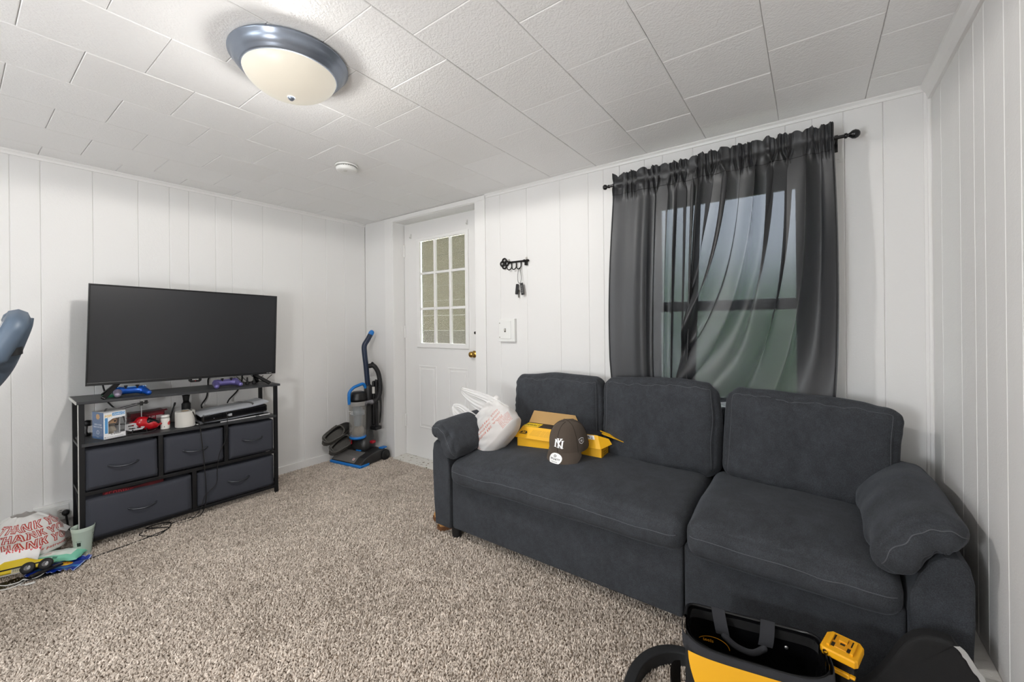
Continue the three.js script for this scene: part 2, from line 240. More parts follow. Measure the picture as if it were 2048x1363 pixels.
// ---------------------------------------------------------------- entry door
{
  const d = structGroup('door_1', 'white entry door with nine panes above two raised panels');
  const x0 = 0.432, x1 = 1.381, zf = -0.115, zb = -0.158;
  const slab = ext(rect(x0, x1, 0.016, 2.086), zf - zb, { holes: [rect(0.63, 1.195, 1.008, 1.926)] }).translate(0, 0, zb);
  part('door_leaf', boxUV(slab), doorMat, d);
  const fr = ext(rect(0.603, 1.214, 0.984, 1.942), 0.012, { holes: [rect(0.645, 1.18, 1.024, 1.912)], bevel: 0.004 }).translate(0, 0, zf - 0.002);
  const frame = part('pane_frame', boxUV(fr), trimWhite, d);
  for (const x of [0.823, 1.006]) part('muntin', bx(x - 0.011, x + 0.011, 1.02, 1.914, zf - 0.02, zf + 0.006, 0.004), trimWhite, d);
  for (const y of [1.321, 1.629]) part('muntin', bx(0.643, 1.182, y - 0.011, y + 0.011, zf - 0.019, zf + 0.005, 0.004), trimWhite, d);
  const texGl = dataTex(256, (u, v) => { const k = vnoise(u * 70, v * 70, 70, 31) * 0.7 + vnoise(u * 35, v * 35, 35, 32) * 0.3; return [k, k, k]; }); texGl.repeat.set(4, 4);
  const frosted = phys(0x545149, 0.64, { transmission: 1, thickness: 0, bumpMap: texGl, bumpScale: 0.003 });
  const xs = [0.645, 0.823, 1.006, 1.18], ys = [1.024, 1.321, 1.629, 1.912];
  for (let i = 0; i < 3; i++) for (let j = 0; j < 3; j++) part('pane', boxUV(new THREE.PlaneGeometry(xs[i + 1] - xs[i], ys[j + 1] - ys[j]).translate((xs[i] + xs[i + 1]) / 2, (ys[j] + ys[j + 1]) / 2, zf - 0.014)), frosted, d);
  const screw = std(0x6b6862, 0.5, { metalness: 0.6 });
  { const l = []; for (const x of [0.612, 0.76, 0.91, 1.06, 1.205]) for (const y of [0.994, 1.932]) l.push(new THREE.SphereGeometry(0.0032, 8, 5).translate(x, y, zf + 0.009)); for (const y of [1.12, 1.3, 1.48, 1.64, 1.8]) for (const x of [0.612, 1.205]) l.push(new THREE.SphereGeometry(0.0032, 8, 5).translate(x, y, zf + 0.009)); part('screw', merge(l), screw, frame); }
  for (const [a, b] of [[0.612, 0.833], [0.972, 1.197]]) {       // raised panels
    const y0 = 0.277, y1 = 0.826;
    const ring = ext(rect(a, b, y0, y1), 0.003, { holes: [rect(a + 0.014, b - 0.014, y0 + 0.014, y1 - 0.014)], bevel: 0.004 }).translate(0, 0, zf - 0.003);
    const fld = ext(rect(a + 0.028, b - 0.028, y0 + 0.028, y1 - 0.028), 0.004, { bevel: 0.006 }).translate(0, 0, zf - 0.004);
    part('raised_panel', boxUV(merge([ring, fld])), doorMat, d);
  }
  const brass = std(0xb08d4a, 0.25, { metalness: 1 });
  part('knob', lathe([[0, 0.055], [0.012, 0.054], [0.022, 0.046], [0.024, 0.036], [0.018, 0.026], [0.01, 0.02], [0.01, 0.008], [0.026, 0.006], [0.028, 0], [0, 0]].reverse(), 28).rotateX(Math.PI / 2).translate(1.262, 0.946, zf), brass, d, 'brass door knob');
  part('deadbolt', lathe([[0, 0], [0.011, 0], [0.011, 0.004], [0.006, 0.006], [0, 0.002]], 20).rotateX(Math.PI / 2).translate(1.274, 1.115, zf), std(0x2c2520, 0.5), d);
  for (const y of [1.85, 1.12, 0.32]) part('hinge', merge([cyl(0.007, 0.007, 0.1, 12).translate(0.436, y, zf + 0.007), new THREE.SphereGeometry(0.0075, 10, 6).translate(0.436, y + 0.05, zf + 0.007), new THREE.SphereGeometry(0.0075, 10, 6).translate(0.436, y - 0.05, zf + 0.007), bx(0.4255, 0.428, y - 0.05, y + 0.05, zf, zf + 0.04)]), trimWhite, d);
  // stick-on hooks near the top edge and an old patch
  for (const [x, y] of [[0.52, 1.975], [1.2, 2.0]]) part('adhesive_hook', merge([bx(x - 0.009, x + 0.009, y - 0.02, y + 0.02, zf, zf + 0.003, 0.002), tube([[x, y + 0.008, zf + 0.004], [x, y - 0.012, zf + 0.006], [x, y - 0.016, zf + 0.014], [x, y - 0.006, zf + 0.017]], 0.0025, 16, 8)]), phys(0xd9d8d4, 0.3), d);
}
// ---------------------------------------------------------------- window behind the curtain
{
  const w = structGroup('window_1', 'white double hung window behind the black curtains');
  const fx0 = 2.66, fx1 = 3.43, y0 = 0.72, y1 = 1.9;
  part('window_frame', boxUV(ext(rect(fx0, fx1, y0, y1), 0.1, { holes: [rect(fx0 + 0.03, fx1 - 0.03, y0 + 0.03, y1 - 0.03)] }).translate(0, 0, -0.13)), trimWhite, w);
  const glass = phys(0xffffff, 0.02, { transmission: 1, thickness: 0 });
  const hazed = phys(0xffffff, 0.34, { transmission: 1, thickness: 0.004, ior: 1.45 });
  for (const [a, b, z] of [[1.26, y1 - 0.03, -0.1], [y0 + 0.03, 1.285, -0.07]]) {
    const s = part('sash', boxUV(ext(rect(fx0 + 0.03, fx1 - 0.03, a, b), 0.026, { holes: [rect(fx0 + 0.068, fx1 - 0.068, a + 0.04, b - 0.04)], bevel: 0.003 }).translate(0, 0, z)), trimWhite, w);
    part('pane', bx(fx0 + 0.066, fx1 - 0.066, a + 0.038, b - 0.038, z + 0.011, z + 0.015), hazed, s);
  }
  struct('trim_10', merge([bx(3.43, 3.542, 0.66, 1.99, 0, 0.014, 0.003), bx(2.55, 2.66, 0.66, 1.99, 0, 0.014, 0.003), bx(2.55, 3.542, 1.9, 1.99, 0, 0.016, 0.003), bx(2.53, 3.56, 0.655, 0.72, 0, 0.045, 0.004)]), trimWhite, 'painted window casing at the edge of the curtain');
}
{ // rear window behind the camera, the daylight of the room
  const w = structGroup('window_2');
  part('window_frame', boxUV(ext(rect(1.4, 2.4, 0.95, 1.8), 0.1, { holes: [rect(1.45, 1.87, 1.0, 1.75), rect(1.93, 2.35, 1.0, 1.75)] }).translate(0, 0, ZR + 0.02)), trimWhite, w);
  const glass = phys(0xffffff, 0.02, { transmission: 1, thickness: 0 });
  for (const x of [1.66, 2.14]) part('pane', new THREE.PlaneGeometry(0.44, 0.77).translate(x, 1.375, ZR + 0.06), glass, w);
  const L = new THREE.RectAreaLight(REAR_WINDOW_COLOR, REAR_WINDOW_POWER, 0.9, 0.75); L.name = 'rear_window_light'; L.position.set(1.9, 1.375, ZR - 0.01); L.lookAt(1.9, 1.375, 0); scene.add(L);
}
// ---------------------------------------------------------------- ceiling lights
function ceilingLight(x, z, label, power) {
  const o = thing('ceiling_light', label, 'ceiling light', [x, H, z]);
  const metal = std(new THREE.Color().setRGB(0.25, 0.285, 0.345), 0.3, { metalness: 0.6 });
  part('rim', lathe([[0.02, -0.002], [0.186, -0.002], [0.19, -0.006], [0.19, -0.012], [0.182, -0.016], [0.179, -0.026], [0.168, -0.04], [0.16, -0.043], [0.159, -0.05], [0.149, -0.054], [0.145, -0.05], [0.145, -0.01]], 72), metal, o);
  const dome = []; for (let i = 0; i <= 22; i++) { const a = i / 22 * Math.PI / 2; dome.push([0.15 * Math.cos(a) + 0.0001, -0.047 - 0.083 * Math.sin(a) ** 1.15]); }
  const glow = new THREE.MeshPhysicalMaterial({ color: 0xcac1b0, roughness: 0.35, emissive: new THREE.Color().setRGB(1, 0.95, 0.84), emissiveIntensity: 0.38 });
  part('lamp_shade', lathe(dome, 64), glow, o);
  part('finial', lathe([[0.0001, -0.124], [0.011, -0.126], [0.0125, -0.131], [0.009, -0.137], [0.005, -0.141], [0.0001, -0.143]], 24), metal, o);
  const l = new THREE.SpotLight(LAMP_COLOR, power, 0, 1.5707, 0.05, 2); l.position.set(0, -0.09, 0); l.target.position.set(0, -1, 0); o.add(l.target); l.castShadow = true; l.shadow.radius = 2.4; l.name = 'lamp_bulb_light'; o.add(l);
  const up = new THREE.PointLight(LAMP_COLOR, power * 0.24, 0, 2); up.position.set(0, -0.1, 0); up.castShadow = true; up.shadow.radius = 2.4; up.name = 'lamp_glow_light'; o.add(up);
  return o;
}
ceilingLight(1.925, 1.61, 'round flush ceiling light with a frosted bowl and grey metal rim', LAMP_POWER);
{ // unseen globe lamp, added behind the camera as fill light
  const o = thing('added_fill_lamp', 'slim white globe lamp added as fill light at the unseen rear of the room', 'floor lamp', [2.55, 0, 3.05]);
  part('base', lathe([[0.0001, 0], [0.14, 0], [0.14, 0.012], [0.02, 0.022], [0.0001, 0.022]].reverse(), 40), blackGloss, o); part('pole', cyl(0.011, 0.011, 0.8, 14).translate(0, 0.415, 0), blackGloss, o);
  part('lamp_shade', new THREE.SphereGeometry(0.13, 40, 24).translate(0, 0.93, 0), new THREE.MeshPhysicalMaterial({ color: 0xf4efe4, roughness: 0.5, emissive: new THREE.Color().setRGB(1, 0.97, 0.92), emissiveIntensity: 0.8 }), o);
  const l = new THREE.PointLight(new THREE.Color().setRGB(0.985, 0.99, 1), FILL_GLOBE_POWER, 0, 2); l.position.set(0, 0.93, 0); l.castShadow = true; l.shadow.radius = 5.5; l.name = 'globe_fill_light'; o.add(l);
}
// ---------------------------------------------------------------- sofa
const sofaFabric = phys(new THREE.Color().setRGB(0.06, 0.066, 0.077), 0.95, { map: texFabricColor, bumpMap: texFabric, bumpScale: 0.0009, sheen: 0.8, sheenRoughness: 0.5, sheenColor: new THREE.Color(0x8d939c) });
texFabricColor.repeat.set(1.6, 1.6); texFabric.repeat.set(6, 6);
const stitchMat = std(0x55575b, 0.9);
{
  const s = thing('sofa', 'long charcoal fabric three-cushion sofa under the curtained window', 'sofa');
  const R = (x0, x1, y0, y1, z0, z1, r, n = 3) => boxUV(smooth(bx(x0, x1, y0, y1, z0, z1, r, n)));
  part('seat_base', R(1.802, 3.016, 0.06, 0.35, 0.1, 0.7, 0.014), sofaFabric, s);
  part('seat_base', R(3.022, 3.636, 0.06, 0.35, 0.1, 0.705, 0.014), sofaFabric, s);
  part('back_frame', R(1.97, 3.62, 0.1, 0.76, 0.025, 0.06, 0.015), sofaFabric, s);
  // padded arms: side panel with a rolled pillow over its top
  const arm = (mx) => {                       // mx(x) mirrors; profile drawn for the right arm
    const prof = [[3.64, 0.06], [3.752, 0.06], [3.764, 0.2], [3.771, 0.36], [3.771, 0.47], [3.762, 0.515], [3.742, 0.534], [3.712, 0.532], [3.684, 0.508], [3.66, 0.465], [3.642, 0.41], [3.638, 0.35]];
    const g = ext(prof, 0.63, { bevel: 0.012, seg: 3 }).translate(0, 0, 0.075); const q = merge([g]); if (mx) { q.applyMatrix4(new THREE.Matrix4().makeScale(-1, 1, 1)).translate(5.437, 0, 0); flipFix(q); }
    part('arm_panel', boxUV(q), sofaFabric, s);
    // pillow draped from the outer top of the panel down to the seat
    const L = 0.27, th = 0.105, LZ = 0.6, P0 = [3.764, 0.572], P1 = [3.672, 0.642], P2 = [3.585, 0.452];
    const warp = (p) => { const t = clamp((p.x + L / 2) / L, -0.1, 1.1), q = (i) => (1 - t) ** 2 * P0[i] + 2 * t * (1 - t) * P1[i] + t * t * P2[i], d = (i) => 2 * (1 - t) * (P1[i] - P0[i]) + 2 * t * (P2[i] - P1[i]), l = Math.hypot(d(0), d(1)), k = p.y * (t < 0.3 ? lerp(0.72, 1, t / 0.3) : 1), zz = 0.43 + p.z; const x = q(0) + d(1) / l * k - 0.02 * smoothstep(-p.z, -0.1, 0.3) * t, y = q(1) - d(0) / l * k + 0.03 * smoothstep(-p.z, -0.1, 0.3) * t + 0.012 * Math.sin(p.z * 7 + 1) * t; return mx ? V(5.437 - x, y, zz + 0.02 * t) : V(x, y, zz + 0.02 * t); };
    const c = cushion(L, th, LZ, { r: 0.048, by: 0.01, bz: 0.02, n: [44, 10, 40], pleat: 0.0035, wr: 0.008, s: mx ? 5 : 11, warp, wf: 9 });
    if (mx) flipFix(c.geo); boxUV(c.geo);
    const pil = part('arm_pillow', c.geo, sofaFabric, s);
    const seam = []; for (let i = 0; i <= 40; i++) seam.push(c.map(lerp(-0.96, 0.96, i / 40), 0.5, 0.99)); part('seam', tube(seam, 0.0016, 90, 5), stitchMat, pil);
  };
  arm(false); arm(true);
  // seat cushions
  for (const [x0, x1, sd] of [[1.812, 3.026, 2], [3.03, 3.632, 9]]) {
    const w = x1 - x0, h = 0.135, d = 0.63, warp = (p) => { const y = p.y + 0.402 - 0.02 * smoothstep(p.z, 0.1, 0.33) + (p.y > 0 ? 0.006 * Math.sin(p.x * 5 + sd) : 0); return V(p.x + (x0 + x1) / 2, y, p.z + 0.43); };
    const c = cushion(w, h, d, { r: 0.054, by: 0.02, bz: 0.014, n: [Math.round(w * 36), 12, 26], wr: 0.004, s: sd, warp, wf: 6 });
    const cu = part('seat_cushion', c.geo, sofaFabric, s);
    const seam = []; for (let i = 0; i <= 60; i++) seam.push(c.map(lerp(-0.97, 0.97, i / 60), 0.26, 1)); part('seam', tube(seam, 0.0014, 120, 5), stitchMat, cu);
  }
  // back cushions, leaning
  for (const [cx, w, h, lean, tw, roll, z0, sd, y0] of [[2.175, 0.585, 0.43, -0.09, 0.03, 0.045, 0.158, 4, 0.655], [2.77, 0.575, 0.445, -0.09, 0.0, 0.02, 0.158, 6, 0.663], [3.385, 0.6, 0.41, -0.14, -0.06, -0.045, 0.175, 8, 0.655]]) {
    const e = new THREE.Euler(lean, tw, roll), mm = new THREE.Matrix4().makeRotationFromEuler(e).setPosition(cx, y0, z0);
    const c = cushion(w, h, 0.125, { r: 0.052, by: 0.014, bx: 0.008, bz: 0.026, n: [44, 44, 10], pleat: 0.0035, wr: 0.011, s: sd, wf: 7, warp: (p) => p.applyMatrix4(mm) });
    const cu = part('back_cushion', c.geo, sofaFabric, s);
    const seam = []; for (const [a, b] of [[-1, -0.9], [-1, 0.9], [1, 0.9], [1, -0.9]]) seam.push([a * 0.93, b]);
    const pts = []; for (let k = 0; k < 3; k++) for (let i = 0; i < 22; i++) pts.push(c.map(lerp(seam[k][0], seam[k + 1][0], i / 22), lerp(seam[k][1], seam[k + 1][1], i / 22), 1.0)); part('seam', tube(pts, 0.0013, 160, 5), stitchMat, cu);
  }
  for (const [x, z] of [[1.808, 0.668], [3.6, 0.655], [1.836, 0.13], [3.6, 0.13], [3.02, 0.3]]) part('leg', cyl(0.029, 0.026, 0.075, 20).translate(x, 0.0375, z), black, s);
}
// ---------------------------------------------------------------- television stand (local frame: x along the front, z towards the room)
const STAND = { pos: [0.305, 0, 1.935], turn: Math.PI / 2 - 0.036, L: 0.98, D: 0.285 };
const local = (o) => { o.position.set(...STAND.pos); o.rotation.set(0, STAND.turn, 0); return o; };
const standWorld = (x, y, z) => { const a = STAND.turn; return V(STAND.pos[0] + x * Math.cos(a) + z * Math.sin(a), y, STAND.pos[2] - x * Math.sin(a) + z * Math.cos(a)); };
const tilt = (x) => 0.8 - 0.026 * x;    // the stand settles towards the door
{
  const t = thing('tv_stand', 'black metal and fabric five drawer television stand with two open shelves', 'tv stand'); local(t);
  const tf = new THREE.Matrix4(); // a slight fall from left to right
  const fall = (g) => { const p = g.attributes.position; for (let i = 0; i < p.count; i++) { const y = p.getY(i); p.setY(i, y * (1 - 0.0315 * (p.getX(i) / 0.98)) ); } return g; };
  const grain = dataTex(256, (u, v) => { const k = 0.5 + 0.5 * (vnoise(u * 8, v * 120, 8, 41) - 0.5) + 0.3 * (vnoise(u * 20, v * 200, 20, 42) - 0.5); return [0.16 * k + 0.12, 0.165 * k + 0.125, 0.17 * k + 0.135]; }, true);
  const board = phys(0xffffff, 0.42, { map: grain }), L = STAND.L, D = STAND.D;
  const drawerMat = phys(new THREE.Color().setRGB(0.041, 0.045, 0.06), 0.8, { bumpMap: texFabric, bumpScale: 0.0005, sheen: 0.2, sheenColor: new THREE.Color(0x8890a0), sheenRoughness: 0.6 });
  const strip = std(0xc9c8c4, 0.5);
  part('top_board', fall(bx(-0.008, L + 0.016, 0.785, 0.8, -D - 0.005, 0.006, 0.002)), board, t);
  part('shelf_board', fall(bx(0.01, L - 0.01, 0.558, 0.575, -D, 0.002, 0.002)), board, t);
  for (const [x, z] of [[0, -0.022], [L - 0.022, -0.022], [0, -D], [L - 0.022, -D]]) part('leg', fall(bx(x, x + 0.022, 0, 0.785, z, z + 0.022, 0.002)), darkMetal, t);
  for (const [y0, y1] of [[0.296, 0.316], [0.045, 0.062]]) { part('rail', fall(bx(0.02, L - 0.02, y0, y1, -0.02, 0, 0.002)), darkMetal, t); part('rail', fall(bx(0.02, L - 0.02, y0, y1, -D, -D + 0.02, 0.002)), darkMetal, t); }
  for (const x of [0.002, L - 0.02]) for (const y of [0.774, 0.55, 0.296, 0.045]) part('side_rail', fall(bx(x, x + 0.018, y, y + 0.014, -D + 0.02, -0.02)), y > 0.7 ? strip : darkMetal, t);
  for (const x of [0.333, 0.664]) part('divider', fall(bx(x - 0.011, x + 0.011, 0.316, 0.558, -0.02, 0, 0.002)), darkMetal, t);
  part('divider', fall(bx(0.482, 0.504, 0.06, 0.3, -0.02, 0, 0.002)), darkMetal, t);
  for (const x of [0.01, L - 0.01]) part('brace', fall(tube([[x, 0.06, -0.03], [x, 0.3, -D + 0.03]], 0.004, 4, 6)), darkMetal, t);
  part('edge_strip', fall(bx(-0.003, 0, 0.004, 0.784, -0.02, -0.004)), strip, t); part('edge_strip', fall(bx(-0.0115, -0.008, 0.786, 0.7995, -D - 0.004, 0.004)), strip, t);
  const handleMat = std(0x54575d, 0.3, { metalness: 0.8 });
  for (const [x0, x1, y0, y1, tiltZ, out] of [[0.024, 0.318, 0.325, 0.54, 0.012, 0.004], [0.349, 0.649, 0.324, 0.542, 0.0, 0.002], [0.68, 0.952, 0.32, 0.542, 0.0, 0.002], [0.02, 0.478, 0.064, 0.278, 0.016, 0.008], [0.508, 0.953, 0.066, 0.282, 0.004, 0.0]]) {
    const w = x1 - x0, h = y1 - y0, g = new THREE.BoxGeometry(2, 2, 2, 18, 12, 6), p = g.attributes.position;
    for (let i = 0; i < p.count; i++) { const u = p.getX(i), v = p.getY(i), d = p.getZ(i); const sag = v > 0.99 ? -0.006 * (1 - u * u) - (u < -0.8 ? 0.004 : 0) : 0; const bow = d > 0.9 ? 0.006 * (1 - u * u) * (1 - v * v) - 0.004 * (Math.abs(u) > 0.97 || Math.abs(v) > 0.97 ? 1 : 0) : 0; const ef = d > 0.9 ? 0.984 : 1;
      const ef2 = d > 0.9 ? 0.99 : 1; p.setXYZ(i, (x0 + x1) / 2 + u * ef2 * w / 2, (y0 + y1) / 2 + v * ef2 * h / 2 + sag, lerp(-0.262, out - 0.006, (d + 1) / 2) + bow + (d > 0 ? tiltZ * (v - 1) * -0.35 + 0.001 * n3(u * 4 + x0 * 30, v * 4, 1) : 0)); }
    const dr = part('drawer', fall(boxUV(smooth(g))), drawerMat, t);
    const hx = (x0 + x1) / 2 + (x0 < 0.03 && y0 < 0.1 ? 0.0 : 0), hy = (y0 + y1) / 2 + 0.002, zf = out + tiltZ * 0.2, hp = []; for (let i = 0; i <= 14; i++) { const a = i / 14; hp.push(V(hx + (a - 0.5) * 0.118, hy - 0.010 * Math.sin(a * Math.PI) + 0.004, zf + 0.024 * Math.sin(a * Math.PI) ** 0.6 + 0.0015)); }
    const hg = tube(hp, 0.0046, 40, 8); part('handle', fall(merge([hg, T(new THREE.SphereGeometry(0.0055, 8, 6), hp[0].x, hp[0].y, hp[0].z), T(new THREE.SphereGeometry(0.0055, 8, 6), hp.at(-1).x, hp.at(-1).y, hp.at(-1).z)])), handleMat, dr);
  }
}
{ // a folded red cloth peeking out of the lower left drawer
  const g = grid(24, 5, (u, v) => [0.09 + u * 0.26, 0.262 + v * 0.026 + 0.006 * Math.sin(u * 9) * v - 0.004 * u, -0.02 - v * 0.012 - 0.004 * Math.sin(u * 14)]);
  const print = canvasTex(256, 32, (c, w, h) => { c.fillStyle = '#5a1a20'; c.fillRect(0, 0, w, h); c.fillStyle = '#a8323a'; c.font = 'bold 26px sans-serif'; c.fillText('#CODING', 6, 27); });
  const m = single('folded_shirt', g, phys(0xffffff, 0.9, { map: print, side: THREE.DoubleSide }), 'dark red folded cloth peeking out of the lower left drawer of the stand', 'cloth'); local(m);
}
// ---------------------------------------------------------------- television
{
  const t = thing('television', 'wide black flat screen television on two splayed feet on the stand', 'television', [0.235, 0, 1.9], STAND.turn + 0.0);
  const w = 0.962, g = new THREE.Group(); void g;
  const roll = (q) => q.applyMatrix4(new THREE.Matrix4().makeRotationZ(-0.03)).translate(0, 0, 0);
  const y0 = 0.872, y1 = 1.432, M = (q) => { q.translate(0, -y0, 0); roll(q); q.translate(0, y0, 0); return q; };
  const plastic = phys(0x17181a, 0.32);
  part('back_housing', M(merge([bx(0.004, w - 0.004, y0 + 0.004, y1 - 0.004, -0.022, -0.004, 0.004), bx(0.12, w - 0.12, y0 + 0.03, y0 + 0.34, -0.065, -0.02, 0.012)])), plastic, t);
  part('bezel', M(boxUV(ext(rect(0, w, y0, y1), 0.01, { holes: [rect(0.007, w - 0.007, y0 + 0.016, y1 - 0.007)], bevel: 0.002 }).translate(0, 0, -0.006))), plastic, t);
  part('screen', M(bx(0.006, w - 0.006, y0 + 0.015, y1 - 0.006, -0.006, 0.0005)), phys(0x242528, 0.33, { specularIntensity: 1 }), t);
  const logo = canvasTex(256, 96, (c, W2, H2) => { c.fillStyle = '#101012'; c.fillRect(0, 0, W2, H2); c.fillStyle = '#f2f2f2'; c.font = 'bold 40px sans-serif'; c.textAlign = 'center'; c.fillText('SCEPTRE', 128, 42); c.fillStyle = '#e05050'; c.beginPath(); c.arc(128, 72, 10, 0, 7); c.fill(); });
  const tab = part('logo_tab', M(ext([[0.452, y0 + 0.004], [0.52, y0 + 0.004], [0.518, y0 - 0.012], [0.508, y0 - 0.02], [0.464, y0 - 0.02], [0.454, y0 - 0.012]], 0.012, { bevel: 0.002 }).translate(0, 0, -0.004)), plastic, t);
  part('logo', M(new THREE.PlaneGeometry(0.052, 0.0195).translate(0.486, y0 - 0.007, 0.0107)), phys(0xffffff, 0.3, { map: logo }), tab);
  const lab = canvasTex(128, 24, (c, W2, H2) => { c.fillStyle = '#17181a'; c.fillRect(0, 0, W2, H2); c.fillStyle = '#dddddd'; c.font = 'bold 18px sans-serif'; c.fillText('4K  HDMI', 14, 19); });
  part('corner_label', M(new THREE.PlaneGeometry(0.05, 0.008).translate(w - 0.04, y0 + 0.008, 0.0066)), phys(0xffffff, 0.4, { map: lab }), t);
  for (const [fx, top] of [[0.135, 0.876], [w - 0.135, 0.848]]) {
    const base = 0.801 - 0.0262 * (fx - 0.03), s = fx < 0.5 ? -1 : 1;
    const leg = (zz, dx) => { const a = V(fx, top, -0.012), b = V(fx + s * dx, base + 0.004, zz); const d = b.clone().sub(a), len = d.length(), q = bx(-0.011, 0.011, -len / 2, len / 2, -0.006, 0.006, 0.003); q.applyMatrix4(new THREE.Matrix4().makeRotationFromQuaternion(new THREE.Quaternion().setFromUnitVectors(V(0, -1, 0), d.normalize()))); return q.translate((a.x + b.x) / 2, (a.y + b.y) / 2, (a.z + b.z) / 2); };
    part('foot', merge([leg(0.062, 0.075), leg(-0.1, 0.055)]), blackGloss, t);
  }
}
// ---------------------------------------------------------------- curtains and rod
{
  const r = thing('curtain_rod', 'thin black curtain rod with ball finials above the window', 'curtain rod');
  const y = 1.976, z = 0.075;
  part('rod', cyl(0.0075, 0.0075, 1.06, 16).rotateZ(Math.PI / 2).translate(3.01, y, z), blackGloss, r);
  for (const s of [-1, 1]) {
    const x = 3.01 + s * 0.53;
    const prof = s > 0 ? [[0, 0], [0.011, 0], [0.011, 0.008], [0.007, 0.012], [0.009, 0.016], [0.017, 0.026], [0.019, 0.036], [0.015, 0.046], [0.007, 0.052], [0.0001, 0.053]] : [[0, 0], [0.01, 0], [0.01, 0.006], [0.006, 0.011], [0.014, 0.02], [0.0155, 0.028], [0.012, 0.036], [0.0001, 0.04]];
    part('finial', lathe(prof, 24).rotateZ(-s * Math.PI / 2).translate(x, y, z), blackGloss, r);
    part('bracket', merge([bx(x - s * 0.028 - 0.008, x - s * 0.028 + 0.008, y - 0.045, y + 0.02, s > 0 ? 0.017 : 0, s > 0 ? 0.02 : 0.003, 0.001), bx(x - s * 0.028 - 0.005, x - s * 0.028 + 0.005, y - 0.014, y - 0.006, 0.001, z, 0.001), cyl(0.011, 0.011, 0.012, 16).rotateZ(Math.PI / 2).translate(x - s * 0.028, y, z)]), blackGloss, r);
  }
}
{ const tp = thing('tape_strip', 'torn strip of white tape on the window casing under the rod end', 'tape'); part('strip', boxUV(ext([[3.523, 1.886], [3.539, 1.885], [3.54, 1.952], [3.535, 1.965], [3.53, 1.94], [3.524, 1.92]], 0.0015).translate(0, 0, 0.0165)), white, tp); }
const satin = phys(new THREE.Color().setRGB(0.043, 0.045, 0.05), 0.46, { clearcoat: 0.3, clearcoatRoughness: 0.36, transmission: 0.6, thickness: 0, side: THREE.DoubleSide, bumpMap: texFabric, bumpScale: 0.0003 });
function curtain(name, label, cfg) {
  const { xl, xr, folds, sd, bottom, z0 } = cfg, nu = 220, nv = 120, yTop = 2.03, yRod = 1.978;
  const surf = (u, v, off = 0) => {
    // v: 0 top, 1 bottom
    const yb = bottom(u), y = yTop - v * (yTop - yb), t = clamp((yRod - y) / (yRod - yb), 0, 1);
    const head = smoothstep(y, yRod - 0.11, yRod - 0.01);
    const L = lerp(xl(t), xr(t), u);
    let z = z0 + folds(u, t) * (1 - head);
    const ru = u * cfg.ruff + 0.35 * Math.sin(u * 23 + sd), gather = 1 - Math.exp(-(((y - yRod) / 0.018) ** 2));
    z += head * (0.010 * Math.sin(ru * 6.283) + 0.007 * Math.sin(ru * 2.3 * 6.283 + 1) + 0.003 * Math.sin(ru * 5.1 * 6.283)) * (0.3 + gather * (y < yRod ? 0.9 : 0.6));
    z += head * (0.013 * gather + 0.0); const near = Math.exp(-(((y - yRod) / 0.014) ** 2)); z = Math.max(z, near > 0.3 ? 0.0865 + (cfg.front ?? 0) : 0);
    const top = smoothstep(y, yRod + 0.01, yTop), yy = y + top * (0.017 * Math.pow(Math.abs(Math.sin(u * cfg.ruff * 0.95 * 3.14 + sd + 0.5 * Math.sin(u * 9))), 0.7) - 0.012 + 0.002 * Math.sin(u * 51)) ;
    return [L + head * 0.003 * Math.sin(ru * 6.283 + 1.2) + cfg.over(u, t) * (1 - head), yy, Math.max(z, 0.03)];
  };
  const o = thing(name, label, 'curtain');
  const cloth = part('panel', grid(nu, nv, (u, v) => surf(u, v)), satin, o);
  // rod pocket stitching and side hems
  const line = (vv) => { const p = []; for (let i = 0; i <= 150; i++) { const q = surf(i / 150, vv); p.push(V(q[0], q[1], q[2] + 0.0016)); } return tube(p, 0.001, 300, 4); };
  part('stitching', merge([line(0.093)]), std(0x08080a, 0.8), cloth);
  for (const uu of [0.012, 0.988]) { const p = []; for (let i = 0; i <= 80; i++) { const q = surf(uu, i / 80); p.push(V(q[0], q[1], q[2] + 0.001)); } part('hem', tube(p, 0.0025, 160, 6), std(0x121215, 0.5), cloth); }
  return o;
}
const S = Math.sin;
curtain('curtain', 'black satin curtain panel hanging straight at the left half of the window', {
  sd: 1.3, ruff: 9, over: (u, t) => 0.019 * smoothstep(u, 0.42, 0.6) * (1 - 0.45 * t) * (1 - smoothstep(u, 0.93, 1)) * S(6.28 * (2.6 * u + 5.4 * u * u) + 3.57), z0: 0.078, xl: (t) => 2.508 - 0.035 * S(t * 2.2) + 0.05 * Math.max(0, t - 0.86), xr: (t) => 2.975 - 0.04 * t, bottom: () => 0.815,
  folds: (u, t) => { const k = u < 0.5 ? 0.6 : 1; return (0.006 + (u < 0.45 ? 0.012 : 0.02) * Math.min(1, t * 2.5)) * k * (S(6.28 * (1.7 * u + 3.1 * u * u) + 0.6 + 0.4 * S(t * 2)) + 0.4 * S(6.28 * (2.6 * u + 5.4 * u * u) + 2)) * (1 - 0.5 * t * (u < 0.45 ? 1 : 0)) + 0.01 * t * S(u * 4 + t * 3); },
});
